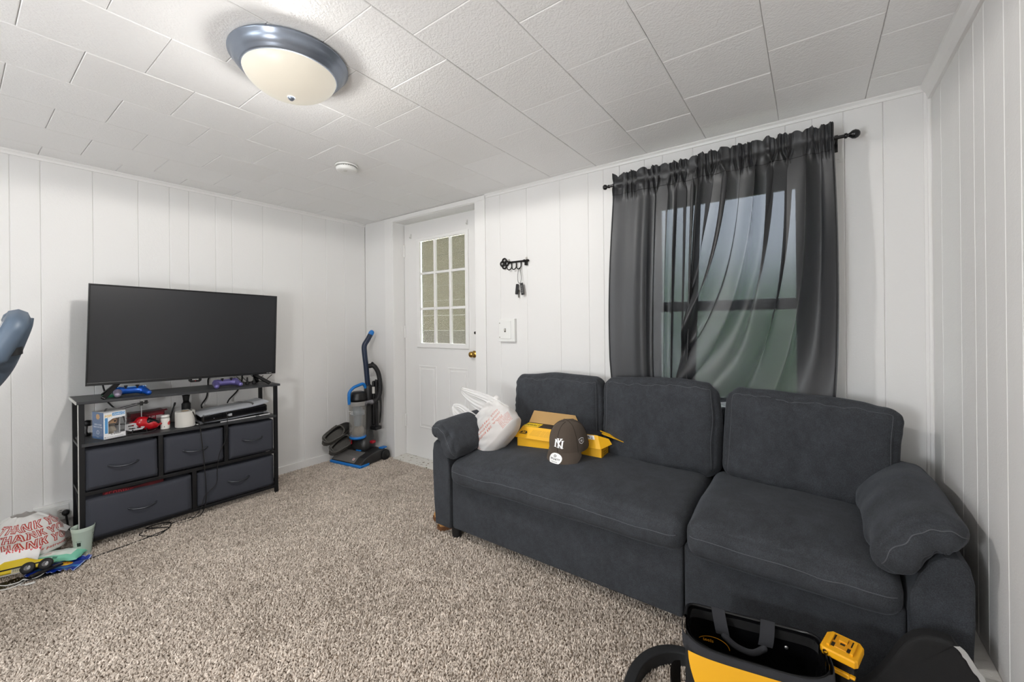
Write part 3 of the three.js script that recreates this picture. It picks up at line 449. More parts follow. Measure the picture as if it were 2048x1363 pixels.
curtain('curtain', 'black satin curtain panel swept sideways over the right half of the window', {
  sd: 4.1, ruff: 10, front: 0.002, over: (u, t) => { const sw = u + 0.34 * t * t * (1 - u) * 1.4; return 0.036 * (1 - 0.7 * t) * (0.3 + 0.7 * S(u * 6.5 + 0.6) ** 2) * smoothstep(u, 0.03, 0.12) * (1 - smoothstep(u, 0.86, 0.95)) * S(sw * 6.28 * 8.6 + 3.27); }, z0: 0.104, xl: (t) => 2.965 - 0.06 * t - 0.08 * t * t, xr: (t) => 3.503 + 0.012 * S(t * 3.1) - 0.03 * Math.max(0, t - 0.8), bottom: (u) => 0.79 + 0.02 * u,
  folds: (u, t) => {
    const sweep = u + 0.34 * t * t * (1 - u) * 1.4;               // folds run down and away to the left
    const a = 0.009 + 0.041 * S(Math.min(1, t * 1.6) * 1.57) * (1 - 0.62 * t);
    let z = a * (S(sweep * 6.28 * 5.2 + 0.4 + 0.5 * S(u * 11)) + 0.6 * S(sweep * 6.28 * 8.6 + 1.7) * (1 - t) * (1 - 0.5 * u));
    const d = (u - (0.78 - 0.62 * Math.pow(t, 1.6)));            // the long drag fold
    z += 0.03 * t * Math.exp(-(d * d) / 0.018) - 0.02 * t * Math.exp(-((d + 0.16) ** 2) / 0.012);
    z += 0.022 * smoothstep(t, 0.7, 1) * S(u * 9 + t * 5 + 1);
    return z * (u > 0.9 ? 1 - (u - 0.9) * 4 : 1);
  },
});
// ---------------------------------------------------------------- blobs: tapered capsules joined smoothly and meshed
const blobMat = new THREE.MeshStandardMaterial();
function blob(bones, { cell = 0.005, k = 0.02, pad = 0.02, boxes = [], cut = null } = {}) {
  const lo = V(1e9, 1e9, 1e9), hi = V(-1e9, -1e9, -1e9);
  for (const [a, b, ra, rb] of bones) { for (const [q, r] of [[a, ra], [b, rb]]) { lo.min(V(q[0] - r, q[1] - r, q[2] - r)); hi.max(V(q[0] + r, q[1] + r, q[2] + r)); } }
  for (const [c, h] of boxes) { lo.min(V(c[0] - h[0], c[1] - h[1], c[2] - h[2])); hi.max(V(c[0] + h[0], c[1] + h[1], c[2] + h[2])); }
  lo.subScalar(pad); hi.addScalar(pad); const c = lo.clone().add(hi).multiplyScalar(0.5), half = Math.max(hi.x - lo.x, hi.y - lo.y, hi.z - lo.z) / 2, n = Math.min(110, Math.ceil(2 * half / cell));
  const mc = new MarchingCubes(n, blobMat, false, false, 120000); mc.isolation = 0; const hs = mc.halfsize, a = V(), ab = V(), p = V(), q = V();
  for (let z = 0; z < n; z++) for (let y = 0; y < n; y++) for (let x = 0; x < n; x++) {
    p.set((x - hs) / hs * half + c.x, (y - hs) / hs * half + c.y, (z - hs) / hs * half + c.z); let d = 1e3;
    const mix = (e) => { const h = Math.max(k - Math.abs(d - e), 0) / k; d = Math.min(d, e) - h * h * k * 0.25; };
    for (const [A, B, ra, rb] of bones) { a.set(...A); ab.set(B[0] - A[0], B[1] - A[1], B[2] - A[2]); const l = ab.lengthSq(), t = l ? clamp(q.copy(p).sub(a).dot(ab) / l, 0, 1) : 0; mix(q.copy(p).sub(a).addScaledVector(ab, -t).length() - lerp(ra, rb, t)); }
    for (const [C, h, r] of boxes) { const dx = Math.abs(p.x - C[0]) - h[0] + r, dy = Math.abs(p.y - C[1]) - h[1] + r, dz = Math.abs(p.z - C[2]) - h[2] + r; mix(Math.hypot(Math.max(dx, 0), Math.max(dy, 0), Math.max(dz, 0)) + Math.min(Math.max(dx, dy, dz), 0) - r); }
    if (cut) d = cut(p, d);
    mc.field[x + y * n + z * n * n] = -d;
  }
  mc.update(); const g = new THREE.BufferGeometry(), N = mc.count; g.setAttribute('position', new THREE.BufferAttribute(mc.positionArray.slice(0, N * 3), 3)); g.setAttribute('normal', new THREE.BufferAttribute(mc.normalArray.slice(0, N * 3), 3));
  g.scale(half, half, half); g.translate(c.x, c.y, c.z); const s = smooth(g); return boxUV(s);
}
const place = (o, p, e = [0, 0, 0]) => { o.position.set(...p); o.rotation.set(...e); return o; };
const onStand = (o, x, y, z, turn = 0) => { const w = standWorld(x, y, z); o.position.copy(w); o.rotation.set(0, STAND.turn + turn, 0); return o; };
const cable = (pts, r, mat, name, label, cat = 'cable', group) => single(name, tube(pts, r, pts.length * 10, 6), mat, label, cat, group);
const rubber = std(0x141415, 0.6), plasticBlack = phys(0x101012, 0.35), blue = phys(0x1877c9, 0.35), red = phys(0xa81225, 0.4);

// ---------------------------------------------------------------- smoke detector
{
  const o = thing('smoke_detector', 'round white smoke detector on the ceiling tiles towards the door', 'smoke detector', [1.2, H, 0.94]);
  part('base_plate', lathe([[0, 0], [0.064, 0], [0.064, -0.008], [0.06, -0.011], [0, -0.011]].reverse(), 48), white, o);
  part('cover', lathe([[0.0001, -0.041], [0.035, -0.041], [0.05, -0.038], [0.057, -0.032], [0.059, -0.019], [0.056, -0.0145], [0.05, -0.0145], [0.05, -0.012]], 48), white, o);
  const l = []; for (let i = 0; i < 26; i++) { const a = i / 26 * 6.283; l.push(bx(-0.0042, 0.0042, -0.0175, -0.0135, 0.0525, 0.0575).rotateY(a)); } part('vent', merge(l), std(0x8a8a86, 0.7), o).userData.kind = 'stuff';
  part('test_button', lathe([[0.0001, -0.044], [0.012, -0.0435], [0.014, -0.041]], 24).translate(0.015, 0, 0.02), std(0xd6d5d0, 0.5), o);
}
// ---------------------------------------------------------------- key rack, keys, switch, outlet
{
  const iron = std(0x1d1b1a, 0.5, { metalness: 0.5 });
  const o = thing('key_rack', 'black iron key-shaped rack with three hooks on the white wall', 'key rack', [1.75, 1.612, 0]);
  const bow = []; for (const [x, y] of [[-0.086, 0.018], [-0.086, -0.02], [-0.103, -0.001], [-0.068, -0.001]]) bow.push(new THREE.TorusGeometry(0.0165, 0.0052, 8, 24).translate(x, y, 0.012));
  part('bow', merge(bow), iron, o);
  part('shaft', merge([cyl(0.0062, 0.0062, 0.165, 14).rotateZ(Math.PI / 2).translate(0.03, 0.003, 0.012), ...[-0.045, -0.036, 0.08, 0.09, 0.108].map((x) => new THREE.TorusGeometry(0.0068, 0.0032, 8, 16).rotateY(Math.PI / 2).translate(x, 0.003, 0.012)), new THREE.SphereGeometry(0.008, 12, 8).translate(0.116, 0.003, 0.012)]), iron, o);
  part('bit', merge([bx(0.088, 0.097, -0.028, 0, 0.009, 0.015, 0.001), bx(0.101, 0.111, -0.03, 0, 0.009, 0.015, 0.001)]), iron, o);
  for (const x of [-0.022, 0.018, 0.058]) part('hook', capped([[x, 0, 0.013], [x, -0.032, 0.014], [x - 0.004, -0.046, 0.02], [x - 0.012, -0.051, 0.03], [x - 0.019, -0.044, 0.036], [x - 0.021, -0.034, 0.037]], 0.0036, 40, 8), iron, o);
  for (const x of [-0.05, 0.1]) part('hanger', merge([new THREE.TorusGeometry(0.0055, 0.0018, 6, 16).translate(x, 0.02, 0.008), cyl(0.003, 0.003, 0.004, 8).rotateX(Math.PI / 2).translate(x, 0.026, 0.002)]), std(0xb9b5ad, 0.4), o);
  const k = thing('key_bunch', 'bunch of black car keys hanging by a wire loop from the third hook', 'keys', [1.8, 1.57, 0.022]);
  const lp = []; for (let i = 0; i <= 24; i++) { const a = i / 24 * 6.283; lp.push(V(0.019 * Math.sin(a) * (0.75 + 0.25 * Math.cos(a + 3.14)), -0.054 - 0.054 * -Math.cos(a), 0)); }
  part('ring', tube(lp, 0.0016, 60, 6, true), std(0x3a3937, 0.3, { metalness: 0.9 }), k);
  part('key_fob', smooth(bx(-0.014, 0.006, -0.185, -0.112, -0.006, 0.006, 0.005)).rotateZ(-0.12), std(0x19191b, 0.45), k);
  part('key_fob', smooth(bx(-0.004, 0.019, -0.192, -0.108, 0.002, 0.013, 0.005)).rotateZ(0.13), std(0x2b2b2c, 0.45), k);
  const bt = []; for (let i = 0; i < 4; i++) bt.push(bx(0.004, 0.016, -0.136 - i * 0.014, -0.127 - i * 0.014, 0.0125, 0.0145, 0.001).rotateZ(0.13)); part('button', merge(bt), std(0x6d6d6c, 0.5), k).userData.kind = 'stuff';
  part('key', merge([bx(-0.016, -0.009, -0.205, -0.16, -0.008, -0.006), cyl(0.008, 0.008, 0.003, 14).rotateX(Math.PI / 2).translate(-0.011, -0.158, -0.007)]), std(0x77746d, 0.3, { metalness: 0.9 }), k);
}
{
  const o = thing('light_switch', 'white double-plated light switch on a raised box beside the door', 'light switch', [1.688, 1.14, 0]);
  part('box', bx(-0.07, 0.07, -0.08, 0.08, 0, 0.026, 0.002), white, o);
  part('cover_plate', bx(-0.066, 0.04, -0.06, 0.066, 0.026, 0.031, 0.002), white, o);
  part('toggle', bx(-0.014, -0.006, -0.004, 0.012, 0.03, 0.042, 0.002), std(0xd0cec8, 0.4), o); part('toggle_slot', bx(-0.017, -0.003, -0.013, 0.013, 0.0305, 0.0318), std(0x57544e, 0.6), o);
  part('screw', merge([[-0.056, 0.05], [-0.056, -0.05]].map(([x, y]) => cyl(0.0035, 0.0035, 0.002, 10).rotateX(Math.PI / 2).translate(x, y, 0.0318))), std(0x8a877f, 0.4), o).userData.kind = 'stuff';
}
{
  const o = thing('wall_outlet', 'white surface outlet box low on the wall with a black plug', 'outlet', [0, 0.17, 2.0], Math.PI / 2);
  part('box', bx(-0.07, 0.13, -0.05, 0.045, 0, 0.03, 0.003), white, o);
  part('face_plate', bx(-0.055, 0.06, -0.034, 0.034, 0.03, 0.034, 0.002), white, o);
  for (const x of [-0.028, 0.03]) { const s = part('socket', cyl(0.017, 0.017, 0.003, 24).rotateX(Math.PI / 2).translate(x, 0, 0.035), std(0xe3e1dc, 0.4), o); part('slot', merge([bx(x - 0.007, x + 0.002, 0.004, 0.0065, 0.0362, 0.0372), bx(x - 0.007, x + 0.002, -0.0065, -0.004, 0.0362, 0.0372), cyl(0.0025, 0.0025, 0.001, 8).rotateX(Math.PI / 2).translate(x + 0.009, 0, 0.0368)]), std(0x222222, 0.6), s).userData.kind = 'stuff'; }
  const p = thing('power_cord', 'black plug and cord leaving the wall outlet behind the stand', 'cord');
  part('plug', merge([lathe([[0.0001, 0], [0.014, 0], [0.016, 0.01], [0.013, 0.024], [0.006, 0.03], [0.0001, 0.03]], 20).rotateZ(-Math.PI / 2).translate(0.036, 0.16, 1.955), bx(0.036, 0.062, 0.146, 0.174, 1.945, 1.966, 0.006)]), rubber, p);
  part('cord', tube([[0.055, 0.152, 1.955], [0.06, 0.12, 1.952], [0.05, 0.06, 1.94], [0.04, 0.03, 1.9], [0.05, 0.02, 1.8], [0.045, 0.02, 1.6]], 0.0045, 60, 8), rubber, p);
}
// ---------------------------------------------------------------- vacuum cleaner (local: front towards +z)
{
  const o = thing('vacuum_cleaner', 'upright black and blue bagless vacuum cleaner in the corner by the door', 'vacuum cleaner', [0.222, 0.004, 0.21], 0.14);
  const grey = phys(0x2a2a2b, 0.4), clear = phys(0xd8d6d2, 0.12, { transmission: 0.75, thickness: 0 }), dust = std(0x9d968c, 0.95), smoke = phys(0x6b6967, 0.35);
  const side = (pts, x0, x1, bev = 0.006) => boxUV(merge([ext(pts, x1 - x0 - 2 * bev, { bevel: bev, seg: 3 }).rotateY(-Math.PI / 2).translate(x1 - bev, 0, 0)]));  // profile (z, y)
  const foot = part('floor_head', side([[0.165, 0.012], [0.168, 0.03], [0.12, 0.07], [0.04, 0.092], [-0.08, 0.1], [-0.13, 0.085], [-0.13, 0.03], [-0.1, 0.012]], -0.18, 0.18, 0.008), grey, o);
  part('bumper', merge([side([[0.15, 0.006], [0.176, 0.008], [0.177, 0.02], [0.168, 0.028], [0.15, 0.024]], -0.186, 0.186, 0.004), bx(0.176, 0.186, 0.006, 0.026, 0.08, 0.165, 0.003)]), blue, foot, 'blue bumper strip');
  part('nose_window', side([[0.164, 0.034], [0.167, 0.036], [0.118, 0.0755], [0.05, 0.0935], [0.048, 0.09], [0.115, 0.07]], -0.165, 0.1, 0.0015), smoke, foot);
  const emblem = canvasTex(64, 64, (c) => { c.fillStyle = '#6b6967'; c.fillRect(0, 0, 64, 64); c.fillStyle = '#d8d0cc'; c.fillRect(8, 8, 48, 48); c.fillStyle = '#c2202c'; c.font = 'bold 44px sans-serif'; c.textAlign = 'center'; c.fillText('B', 32, 48); });
  part('emblem', new THREE.PlaneGeometry(0.03, 0.03).rotateX(-0.9).translate(0.07, 0.0585, 0.1435), phys(0xffffff, 0.4, { map: emblem }), foot);
  part('pedal', smooth(bx(-0.028, 0.028, 0.094, 0.104, 0.005, 0.055, 0.005)).translate(0.02, 0, 0), blue, foot, 'blue height pedal');
  part('pedal', smooth(bx(0.13, 0.178, 0.098, 0.11, -0.13, -0.075, 0.005)), blue, foot, 'blue release pedal');
  for (const x of [-0.188, 0.188]) { const w = part('wheel', lathe([[0.0001, -0.014], [0.02, -0.014], [0.04, -0.012], [0.045, -0.006], [0.045, 0.006], [0.04, 0.012], [0.02, 0.014], [0.0001, 0.014]], 30).rotateZ(Math.PI / 2).translate(x, 0.044, -0.1), rubber, o); part('hub', merge([lathe([[0.0001, 0.004], [0.016, 0.003], [0.02, 0]], 18).rotateZ(-Math.sign(x) * Math.PI / 2).translate(x + Math.sign(x) * 0.014, 0.044, -0.1)]), plasticBlack, w); }
  // body column and bowl below the canister
  const body = part('body', blob([[[0, 0.1, -0.06], [0, 0.16, -0.03], 0.07, 0.075], [[0, 0.16, -0.07], [0, 0.62, -0.085], 0.05, 0.036], [[-0.04, 0.13, 0], [0.04, 0.13, 0], 0.05, 0.05]], { cell: 0.008, k: 0.04 }), grey, o);
  part('knob', smooth(bx(-0.075, -0.05, 0.145, 0.185, 0.05, 0.065, 0.005)), red, body, 'red latch'); part('knob', smooth(bx(0.075, 0.115, 0.15, 0.172, -0.06, -0.02, 0.006)), red, body, 'red release lever');
  const can = part('dust_canister', lathe([[0.066, 0.218], [0.07, 0.26], [0.072, 0.4], [0.074, 0.5]], 44).translate(0, 0, 0.035), clear, o, 'clear dust canister');
  part('base_ring', lathe([[0.0001, 0.2], [0.064, 0.2], [0.069, 0.208], [0.069, 0.222], [0.06, 0.226], [0.0001, 0.226]], 44).translate(0, 0, 0.035), blue, can);
  part('filter', lathe([[0.0001, 0.3], [0.03, 0.31], [0.034, 0.4], [0.058, 0.405], [0.058, 0.44], [0.04, 0.445], [0.04, 0.495], [0.0001, 0.495]], 32).translate(0, 0, 0.035), phys(0x9fb4c8, 0.5), can);
  part('dust', blob([[[0.02, 0.25, 0.04], [-0.02, 0.24, 0.03], 0.036, 0.04], [[0.0, 0.27, 0.05], [0.02, 0.28, 0.03], 0.025, 0.03]], { cell: 0.007, k: 0.03 }), dust, can);
  part('collar', lathe([[0.0745, 0.488], [0.077, 0.49], [0.077, 0.52], [0.073, 0.524]], 44).translate(0, 0, 0.035), phys(0x8f8d8b, 0.4), can);
  const txt = canvasTex(256, 96, (c) => { c.clearRect(0, 0, 256, 96); c.fillStyle = '#ffffff'; c.font = 'italic bold 40px sans-serif'; c.fillText('POWERFORCE', -60, 44); c.font = 'bold 30px sans-serif'; c.fillText('HELIX', 120, 82); });
  { const g = new THREE.CylinderGeometry(0.0728, 0.0728, 0.04, 16, 1, true, -0.9, 1.5).translate(0, 0.435, 0.035); part('lettering', g, phys(0xffffff, 0.4, { map: txt, transparent: true }), can); }
  const lid = part('motor_lid', lathe([[0.0001, 0.605], [0.04, 0.605], [0.058, 0.596], [0.064, 0.58], [0.068, 0.55], [0.074, 0.545], [0.074, 0.522], [0.0001, 0.52]].reverse(), 40).translate(0, 0, 0.03), plasticBlack, o);
  part('handle', smooth(tube([[-0.012, 0.505, 0.112], [-0.012, 0.56, 0.115], [-0.012, 0.605, 0.11], [-0.01, 0.638, 0.075], [-0.004, 0.655, 0.02], [0, 0.66, -0.03], [0, 0.625, -0.055]], 0.0135, 50, 10)), blue, lid, 'blue carrying handle');
  // wand
  const wandPts = [[0, 0.6, -0.085], [-0.006, 0.8, -0.07], [-0.012, 0.985, -0.055], [-0.008, 1.01, -0.06], [0.0, 1.05, -0.085], [0.006, 1.1, -0.115]];
  const wand = part('wand', capped(wandPts, 0.0225, 60, 14), phys(0x1e2c44, 0.32), o, 'dark blue grey handle wand');
  part('back_spine', smooth(tube([[-0.016, 0.6, -0.1], [-0.022, 0.8, -0.085], [-0.027, 0.98, -0.072]], 0.02, 30, 10)), phys(0x5b5a59, 0.4), wand);
  part('grip_cap', capped([[0.006, 1.098, -0.113], [0.009, 1.112, -0.122]], 0.0235, 4, 14), blue, wand, 'bright blue grip end');
  // hose and tools at the right
  const hp = [[0.012, 0.815, -0.09], [0.05, 0.818, -0.1], [0.085, 0.77, -0.115], [0.112, 0.68, -0.115], [0.125, 0.58, -0.1], [0.118, 0.525, -0.07], [0.09, 0.505, -0.02], [0.055, 0.497, 0.02]];
  const hose = part('hose', tube(hp, 0.019, 120, 14), rubber, o); const hc = new THREE.CatmullRomCurve3(hp.map((p) => V(...p)), false, 'centripetal');
  { const l = []; for (let i = 0; i < 64; i++) { const t = i / 63, p = hc.getPointAt(t), d = hc.getTangentAt(t), g = new THREE.TorusGeometry(0.0192, 0.0022, 5, 14); g.applyQuaternion(new THREE.Quaternion().setFromUnitVectors(V(0, 0, 1), d)); l.push(g.translate(p.x, p.y, p.z)); } part('hose_rib', merge(l), phys(0x2b2b2d, 0.45), hose).userData.kind = 'stuff'; }
  part('hose_end', capped([[0.1, 0.51, -0.035], [0.045, 0.494, 0.03]], 0.0215, 6, 14), phys(0x77757a, 0.4), hose);
  part('crevice_tool', merge([capped([[0.075, 0.68, -0.11], [0.08, 0.45, -0.11], [0.082, 0.27, -0.105]], 0.014, 20, 10), capped([[0.05, 0.66, -0.115], [0.06, 0.69, -0.115], [0.072, 0.66, -0.11]], 0.006, 14, 8)]), plasticBlack, o);
  part('extension_tube', capped([[0.045, 0.67, -0.105], [0.05, 0.3, -0.1]], 0.013, 12, 10), plasticBlack, o); part('label_sticker', cyl(0.0142, 0.0142, 0.06, 16).translate(0.0468, 0.6, -0.1045), std(0xd5d3ce, 0.5), o);
  part('hose_hook', capped([[0.02, 0.8, -0.1], [0.035, 0.845, -0.1], [0.055, 0.835, -0.1], [0.06, 0.8, -0.1]], 0.006, 20, 8), plasticBlack, o);
  part('cord_hook', smooth(bx(0.03, 0.115, 0.255, 0.285, -0.13, -0.06, 0.008)), plasticBlack, o);
  part('power_cord', tube([[0.09, 0.66, -0.13], [0.1, 0.45, -0.14], [0.09, 0.3, -0.13], [0.1, 0.5, -0.125], [0.085, 0.65, -0.12]], 0.0045, 60, 6), rubber, o);
}
// ---------------------------------------------------------------- clogs: a moulded shell open at the heel
function shoe(o, { L = 0.29, Wd = 0.054, hh = 0.075, ht = 0.085, mat, inner, holes = true, soleMat = mat }) {
  const w = (s) => Wd * Math.pow(Math.max(0, Math.sin(Math.PI * Math.pow(clamp(s, 0, 1), 0.85) * 0.97 + 0.03)), 0.42) * (0.82 + 0.22 * s), h = (s) => lerp(hh, ht, smoothstep(s, 0.35, 0.62)) * (s > 0.62 ? Math.pow(Math.max(0, 1 - ((s - 0.62) / 0.385) ** 2), 0.5) * 0.75 + 0.25 : 1);
  const open = (s) => lerp(0.66, 1, smoothstep(s, 0.5, 0.68));
  const S0 = (s, f, k) => { const a = f * Math.PI * open(s), ww = w(s) * k, H2 = h(s), sx = Math.sin(a), cy = (1 - Math.cos(a)) / 2; return [Math.sign(sx) * Math.pow(Math.abs(sx), 0.62) * ww, (1 - k) * 0.1 + cy * H2 * (k < 1 ? 0.97 : 1) + (k < 1 ? 0.008 : 0), (s - 0.5) * L * k]; };
  const sh = part('upper', grid(48, 44, (u, v) => S0(v, u * 2 - 1, 1)), mat, o);
  part('lining', grid(36, 36, (u, v) => S0(v, u * 2 - 1, 0.9)), inner, o);
  const rim = []; for (let i = 0; i <= 20; i++) rim.push(V(...S0(lerp(0.03, 0.62, i / 20), -1, 0.96))); const rb = []; for (let i = 20; i >= 0; i--) rb.push(V(...S0(lerp(0.03, 0.62, i / 20), 1, 0.96)));
  part('rim', tube([...rim, ...rb], 0.0065, 120, 8, true), mat, o);
  const sole = []; for (let i = 0; i < 40; i++) { const s = i < 20 ? i / 19.001 : (39 - i) / 19.001; sole.push([(i < 20 ? 1 : -1) * w(s) * 1.03 + (i < 20 ? 0.0001 : -0.0001), (s - 0.5) * L * 1.02]); }
  part('sole', boxUV(ext(sole, 0.02, { bevel: 0.004 }).rotateX(Math.PI / 2).translate(0, 0.022, 0)), soleMat, o);
  if (holes) { const l = []; for (const [u, s] of [[0.88, 0.7], [0.97, 0.72], [-0.94, 0.72], [0.92, 0.78], [-0.98, 0.79], [-0.88, 0.77], [0.86, 0.84], [0.97, 0.85], [-0.92, 0.85], [0.8, 0.77], [-0.82, 0.83]]) { const p = S0(s, u, 1.005); l.push(new THREE.SphereGeometry(0.005, 8, 6).translate(p[0], p[1], p[2])); } part('vent_hole', merge(l), std(0x0b0b0b, 0.9), sh).userData.kind = 'stuff'; }
  part('heel_strap', tube([[-Wd * 0.98, h(0.6) * 0.8, 0.02], [-Wd * 0.9, h(0.4) * 0.95, -0.05], [-Wd * 0.6, h(0.2) * 0.95, -L * 0.47], [0, h(0.1) * 0.95, -L * 0.53], [Wd * 0.6, h(0.2) * 0.95, -L * 0.47], [Wd * 0.9, h(0.4) * 0.95, -0.05], [Wd * 0.98, h(0.6) * 0.8, 0.02]], 0.006, 60, 8), mat, o);
}
{
  const m = std(0x565450, 0.75), inn = std(0x262525, 0.85), e = (rx, ry, rz) => new THREE.Quaternion().setFromEuler(new THREE.Euler(rx, ry, rz, 'YXZ'));
  const aim = (o, heel, toe, upHint) => { const f = toe.clone().sub(heel).normalize(), r = new THREE.Vector3().crossVectors(upHint, f).normalize(), u = new THREE.Vector3().crossVectors(f, r); o.quaternion.setFromRotationMatrix(new THREE.Matrix4().makeBasis(r, u, f)); o.position.copy(heel).lerp(toe, 0.5); void e; };
  const a = thing('clog', 'upper dark grey rubber clog wedged between vacuum cleaner and wall', 'shoe'); shoe(a, { mat: m, inner: inn });
  aim(a, V(0.1, 0.19, 0.475), V(0.075, 0.285, 0.21), V(0.75, 0.55, 0.5)); a.position.add(V(-0.025, -0.01, 0));
  const b = thing('clog', 'lower dark grey rubber clog resting on the vacuum cleaner head', 'shoe'); for (const c of a.children) b.add(c.clone());
  aim(b, V(0.115, 0.095, 0.43), V(0.09, 0.19, 0.165), V(0.75, 0.6, 0.45)); b.position.add(V(-0.012, -0.005, 0));
  const tan = std(0xbb8a50, 0.85), tanIn = std(0x3e2d20, 0.9), sole = std(0x6a4424, 0.8);
  const c = thing('slipper', 'tan suede shoe beside the sofa leg, nearer the camera', 'shoe', [1.722, 0.006, 0.56], -0.35); shoe(c, { mat: tan, inner: tanIn, holes: false, soleMat: sole, L: 0.26, Wd: 0.047, hh: 0.07, ht: 0.085 });
  const d = c.clone(); d.name = numbered('slipper'); d.userData = { label: 'tan suede shoe under the sofa arm, nearer the wall', category: 'shoe' }; scene.add(d); d.position.set(1.628, 0.006, 0.5); d.rotation.y = -0.45;
}
// ---------------------------------------------------------------- plastic bag on the sofa
const bagMat = (tex, tr = 0.45) => phys(0xffffff, 0.6, { map: tex, transmission: tr, thickness: 0, side: THREE.DoubleSide, specularIntensity: 0.8 });
const flipU = (g) => { const u = g.attributes.uv; for (let i = 0; i < u.count; i++) u.setX(i, 1 - u.getX(i)); return g; };
const crumple = (x, y, z, f, s) => n3(x * f, y * f, z * f, s) * 0.6 + n3(x * f * 2.3, y * f * 2.3, z * f * 2.3, s + 2) * 0.35;
{
  const tex = canvasTex(1024, 1024, (c, w, h) => {
    c.fillStyle = '#f4f2f0'; c.fillRect(0, 0, w, h); c.strokeStyle = 'rgba(214,90,66,0.75)'; c.lineWidth = 4; c.font = 'bold 92px sans-serif'; c.textAlign = 'center';
    c.font = 'bold 66px sans-serif'; for (let k = 0; k < 3; k++) c.strokeText('THANK YOU', 770, 620 - k * 105, 250);
    c.fillStyle = 'rgba(205,74,50,0.95)'; c.font = 'bold 19px sans-serif';
    for (const x of [610, 905]) for (let k = 0; k < 8; k++) c.fillText(['WARNING: TO AVOID', 'SUFFOCATION KEEP', 'THIS PLASTIC BAG', 'AWAY FROM BABIES', 'AND CHILDREN.', 'DO NOT USE THIS', 'BAG IN CRIBS,', 'BEDS OR PENS.'][k], x, 640 + k * 30, 130);
  });
  const o = thing('plastic_bag', 'white plastic carrier bag with red print leaning on the sofa arm', 'bag');
  // local: v up the bag, u round it; up-axis leans towards the left
  const base = V(1.99, 0.525, 0.48), up = V(-0.72, 0.69, -0.06).normalize(), fw = V(0.02, 0.1, 1).normalize(), sd = new THREE.Vector3().crossVectors(up, fw).normalize(); fw.crossVectors(sd, up).normalize();
  const pt = (a, b, c) => base.clone().addScaledVector(sd, a).addScaledVector(up, b).addScaledVector(fw, c);
  const width = (v) => v < 0.12 ? lerp(0.11, 0.166, Math.sqrt(v / 0.12)) : lerp(0.166, 0.125, smoothstep(v, 0.35, 1)), thick = (v) => v < 0.15 ? lerp(0.03, 0.08, Math.sqrt(v / 0.15)) : lerp(0.08, 0.02, smoothstep(v, 0.3, 1));
  const surf = (u, v) => {
    const a = u * 6.28318, c = Math.cos(a), s = Math.sin(a), w = width(v), t = thick(v); let x = Math.sign(c) * Math.pow(Math.abs(c), 0.7) * w, z = Math.sign(s) * Math.pow(Math.abs(s), 0.75) * t, y = v * 0.25 - (v < 0.05 ? 0 : 0) + (1 - v) * 0.02 * s * 0;
    const k = 0.012 * (0.3 + v), cx = Math.cos(a) * 0.1, cz = Math.sin(a) * 0.1; x += k * crumple(cx, v * 0.3, cz, 22, 3); z += k * 1.1 * crumple(cx, v * 0.3, cz, 22, 9) + 0.006 * Math.sin(x * 60 + y * 90 + crumple(cx, y, cz, 10, 4) * 3) * v;
    return pt(x, y - 0.03 + 0.03 * Math.pow(Math.abs(x) / 0.15, 2) * (1 - v) * 0.6, z).toArray();
  };
  part('bag_body', flipU(grid(96, 60, surf, true)), bagMat(tex, 0.35), o);
  part('bag_base', grid(40, 8, (u, v) => { const p = surf(u, 0.001), c = pt(0, -0.034, 0); return [lerp(c.x, p[0], v), lerp(c.y, p[1], v), lerp(c.z, p[2], v)]; }), bagMat(canvasTex(8, 8, (c) => { c.fillStyle = '#f0eeec'; c.fillRect(0, 0, 8, 8); }), 0.3), o);
  const plain = bagMat(canvasTex(8, 8, (c) => { c.fillStyle = '#f7f6f5'; c.fillRect(0, 0, 8, 8); }), 0.5);
  // two loop handles: flattened sleeves
  const handle = (pts, wd) => { const c = new THREE.CatmullRomCurve3(pts.map((p) => pt(...p)), false, 'centripetal'); return grid(14, 60, (u, v) => { const p = c.getPoint(v), d = c.getTangent(v), n = new THREE.Vector3().crossVectors(d, fw).normalize(), a = (u - 0.5) * 2, W2 = wd(v); return p.addScaledVector(n, a * W2).addScaledVector(fw, 0.012 * Math.cos(a * 1.57) * (1 - v * 0.3) + 0.004 * Math.sin(u * 20 + v * 14)).toArray(); }); };
  part('bag_handle', handle([[-0.12, 0.16, 0.02], [-0.145, 0.26, 0.03], [-0.152, 0.335, 0.035], [-0.138, 0.365, 0.03], [-0.114, 0.34, 0.02], [-0.1, 0.27, 0.005], [-0.075, 0.19, 0]], (v) => 0.012 + 0.022 * Math.abs(v - 0.5) * 2), plain, o);
  part('bag_handle', handle([[0.13, 0.1, 0.0], [0.085, 0.22, 0.01], [0.02, 0.33, 0.01], [-0.035, 0.408, 0.005], [-0.046, 0.388, -0.01], [-0.022, 0.3, -0.015], [0.03, 0.2, -0.01]], (v) => 0.014 + 0.024 * Math.abs(v - 0.45) * 2), plain, o);
  // what is inside: a brown paper packet and a pale carton
  const cnt = thing('paper_packet', 'brown folded paper packet inside the white bag on the sofa', 'packet'); { const q = smooth(bx(-0.095, 0.1, 0.0, 0.15, -0.03, 0.03, 0.012)); const m4 = new THREE.Matrix4().makeBasis(sd, up, fw).setPosition(base.clone().addScaledVector(up, -0.01)); part('packet', boxUV(q.applyMatrix4(m4)), std(0xb79b80, 0.8), cnt); }
}
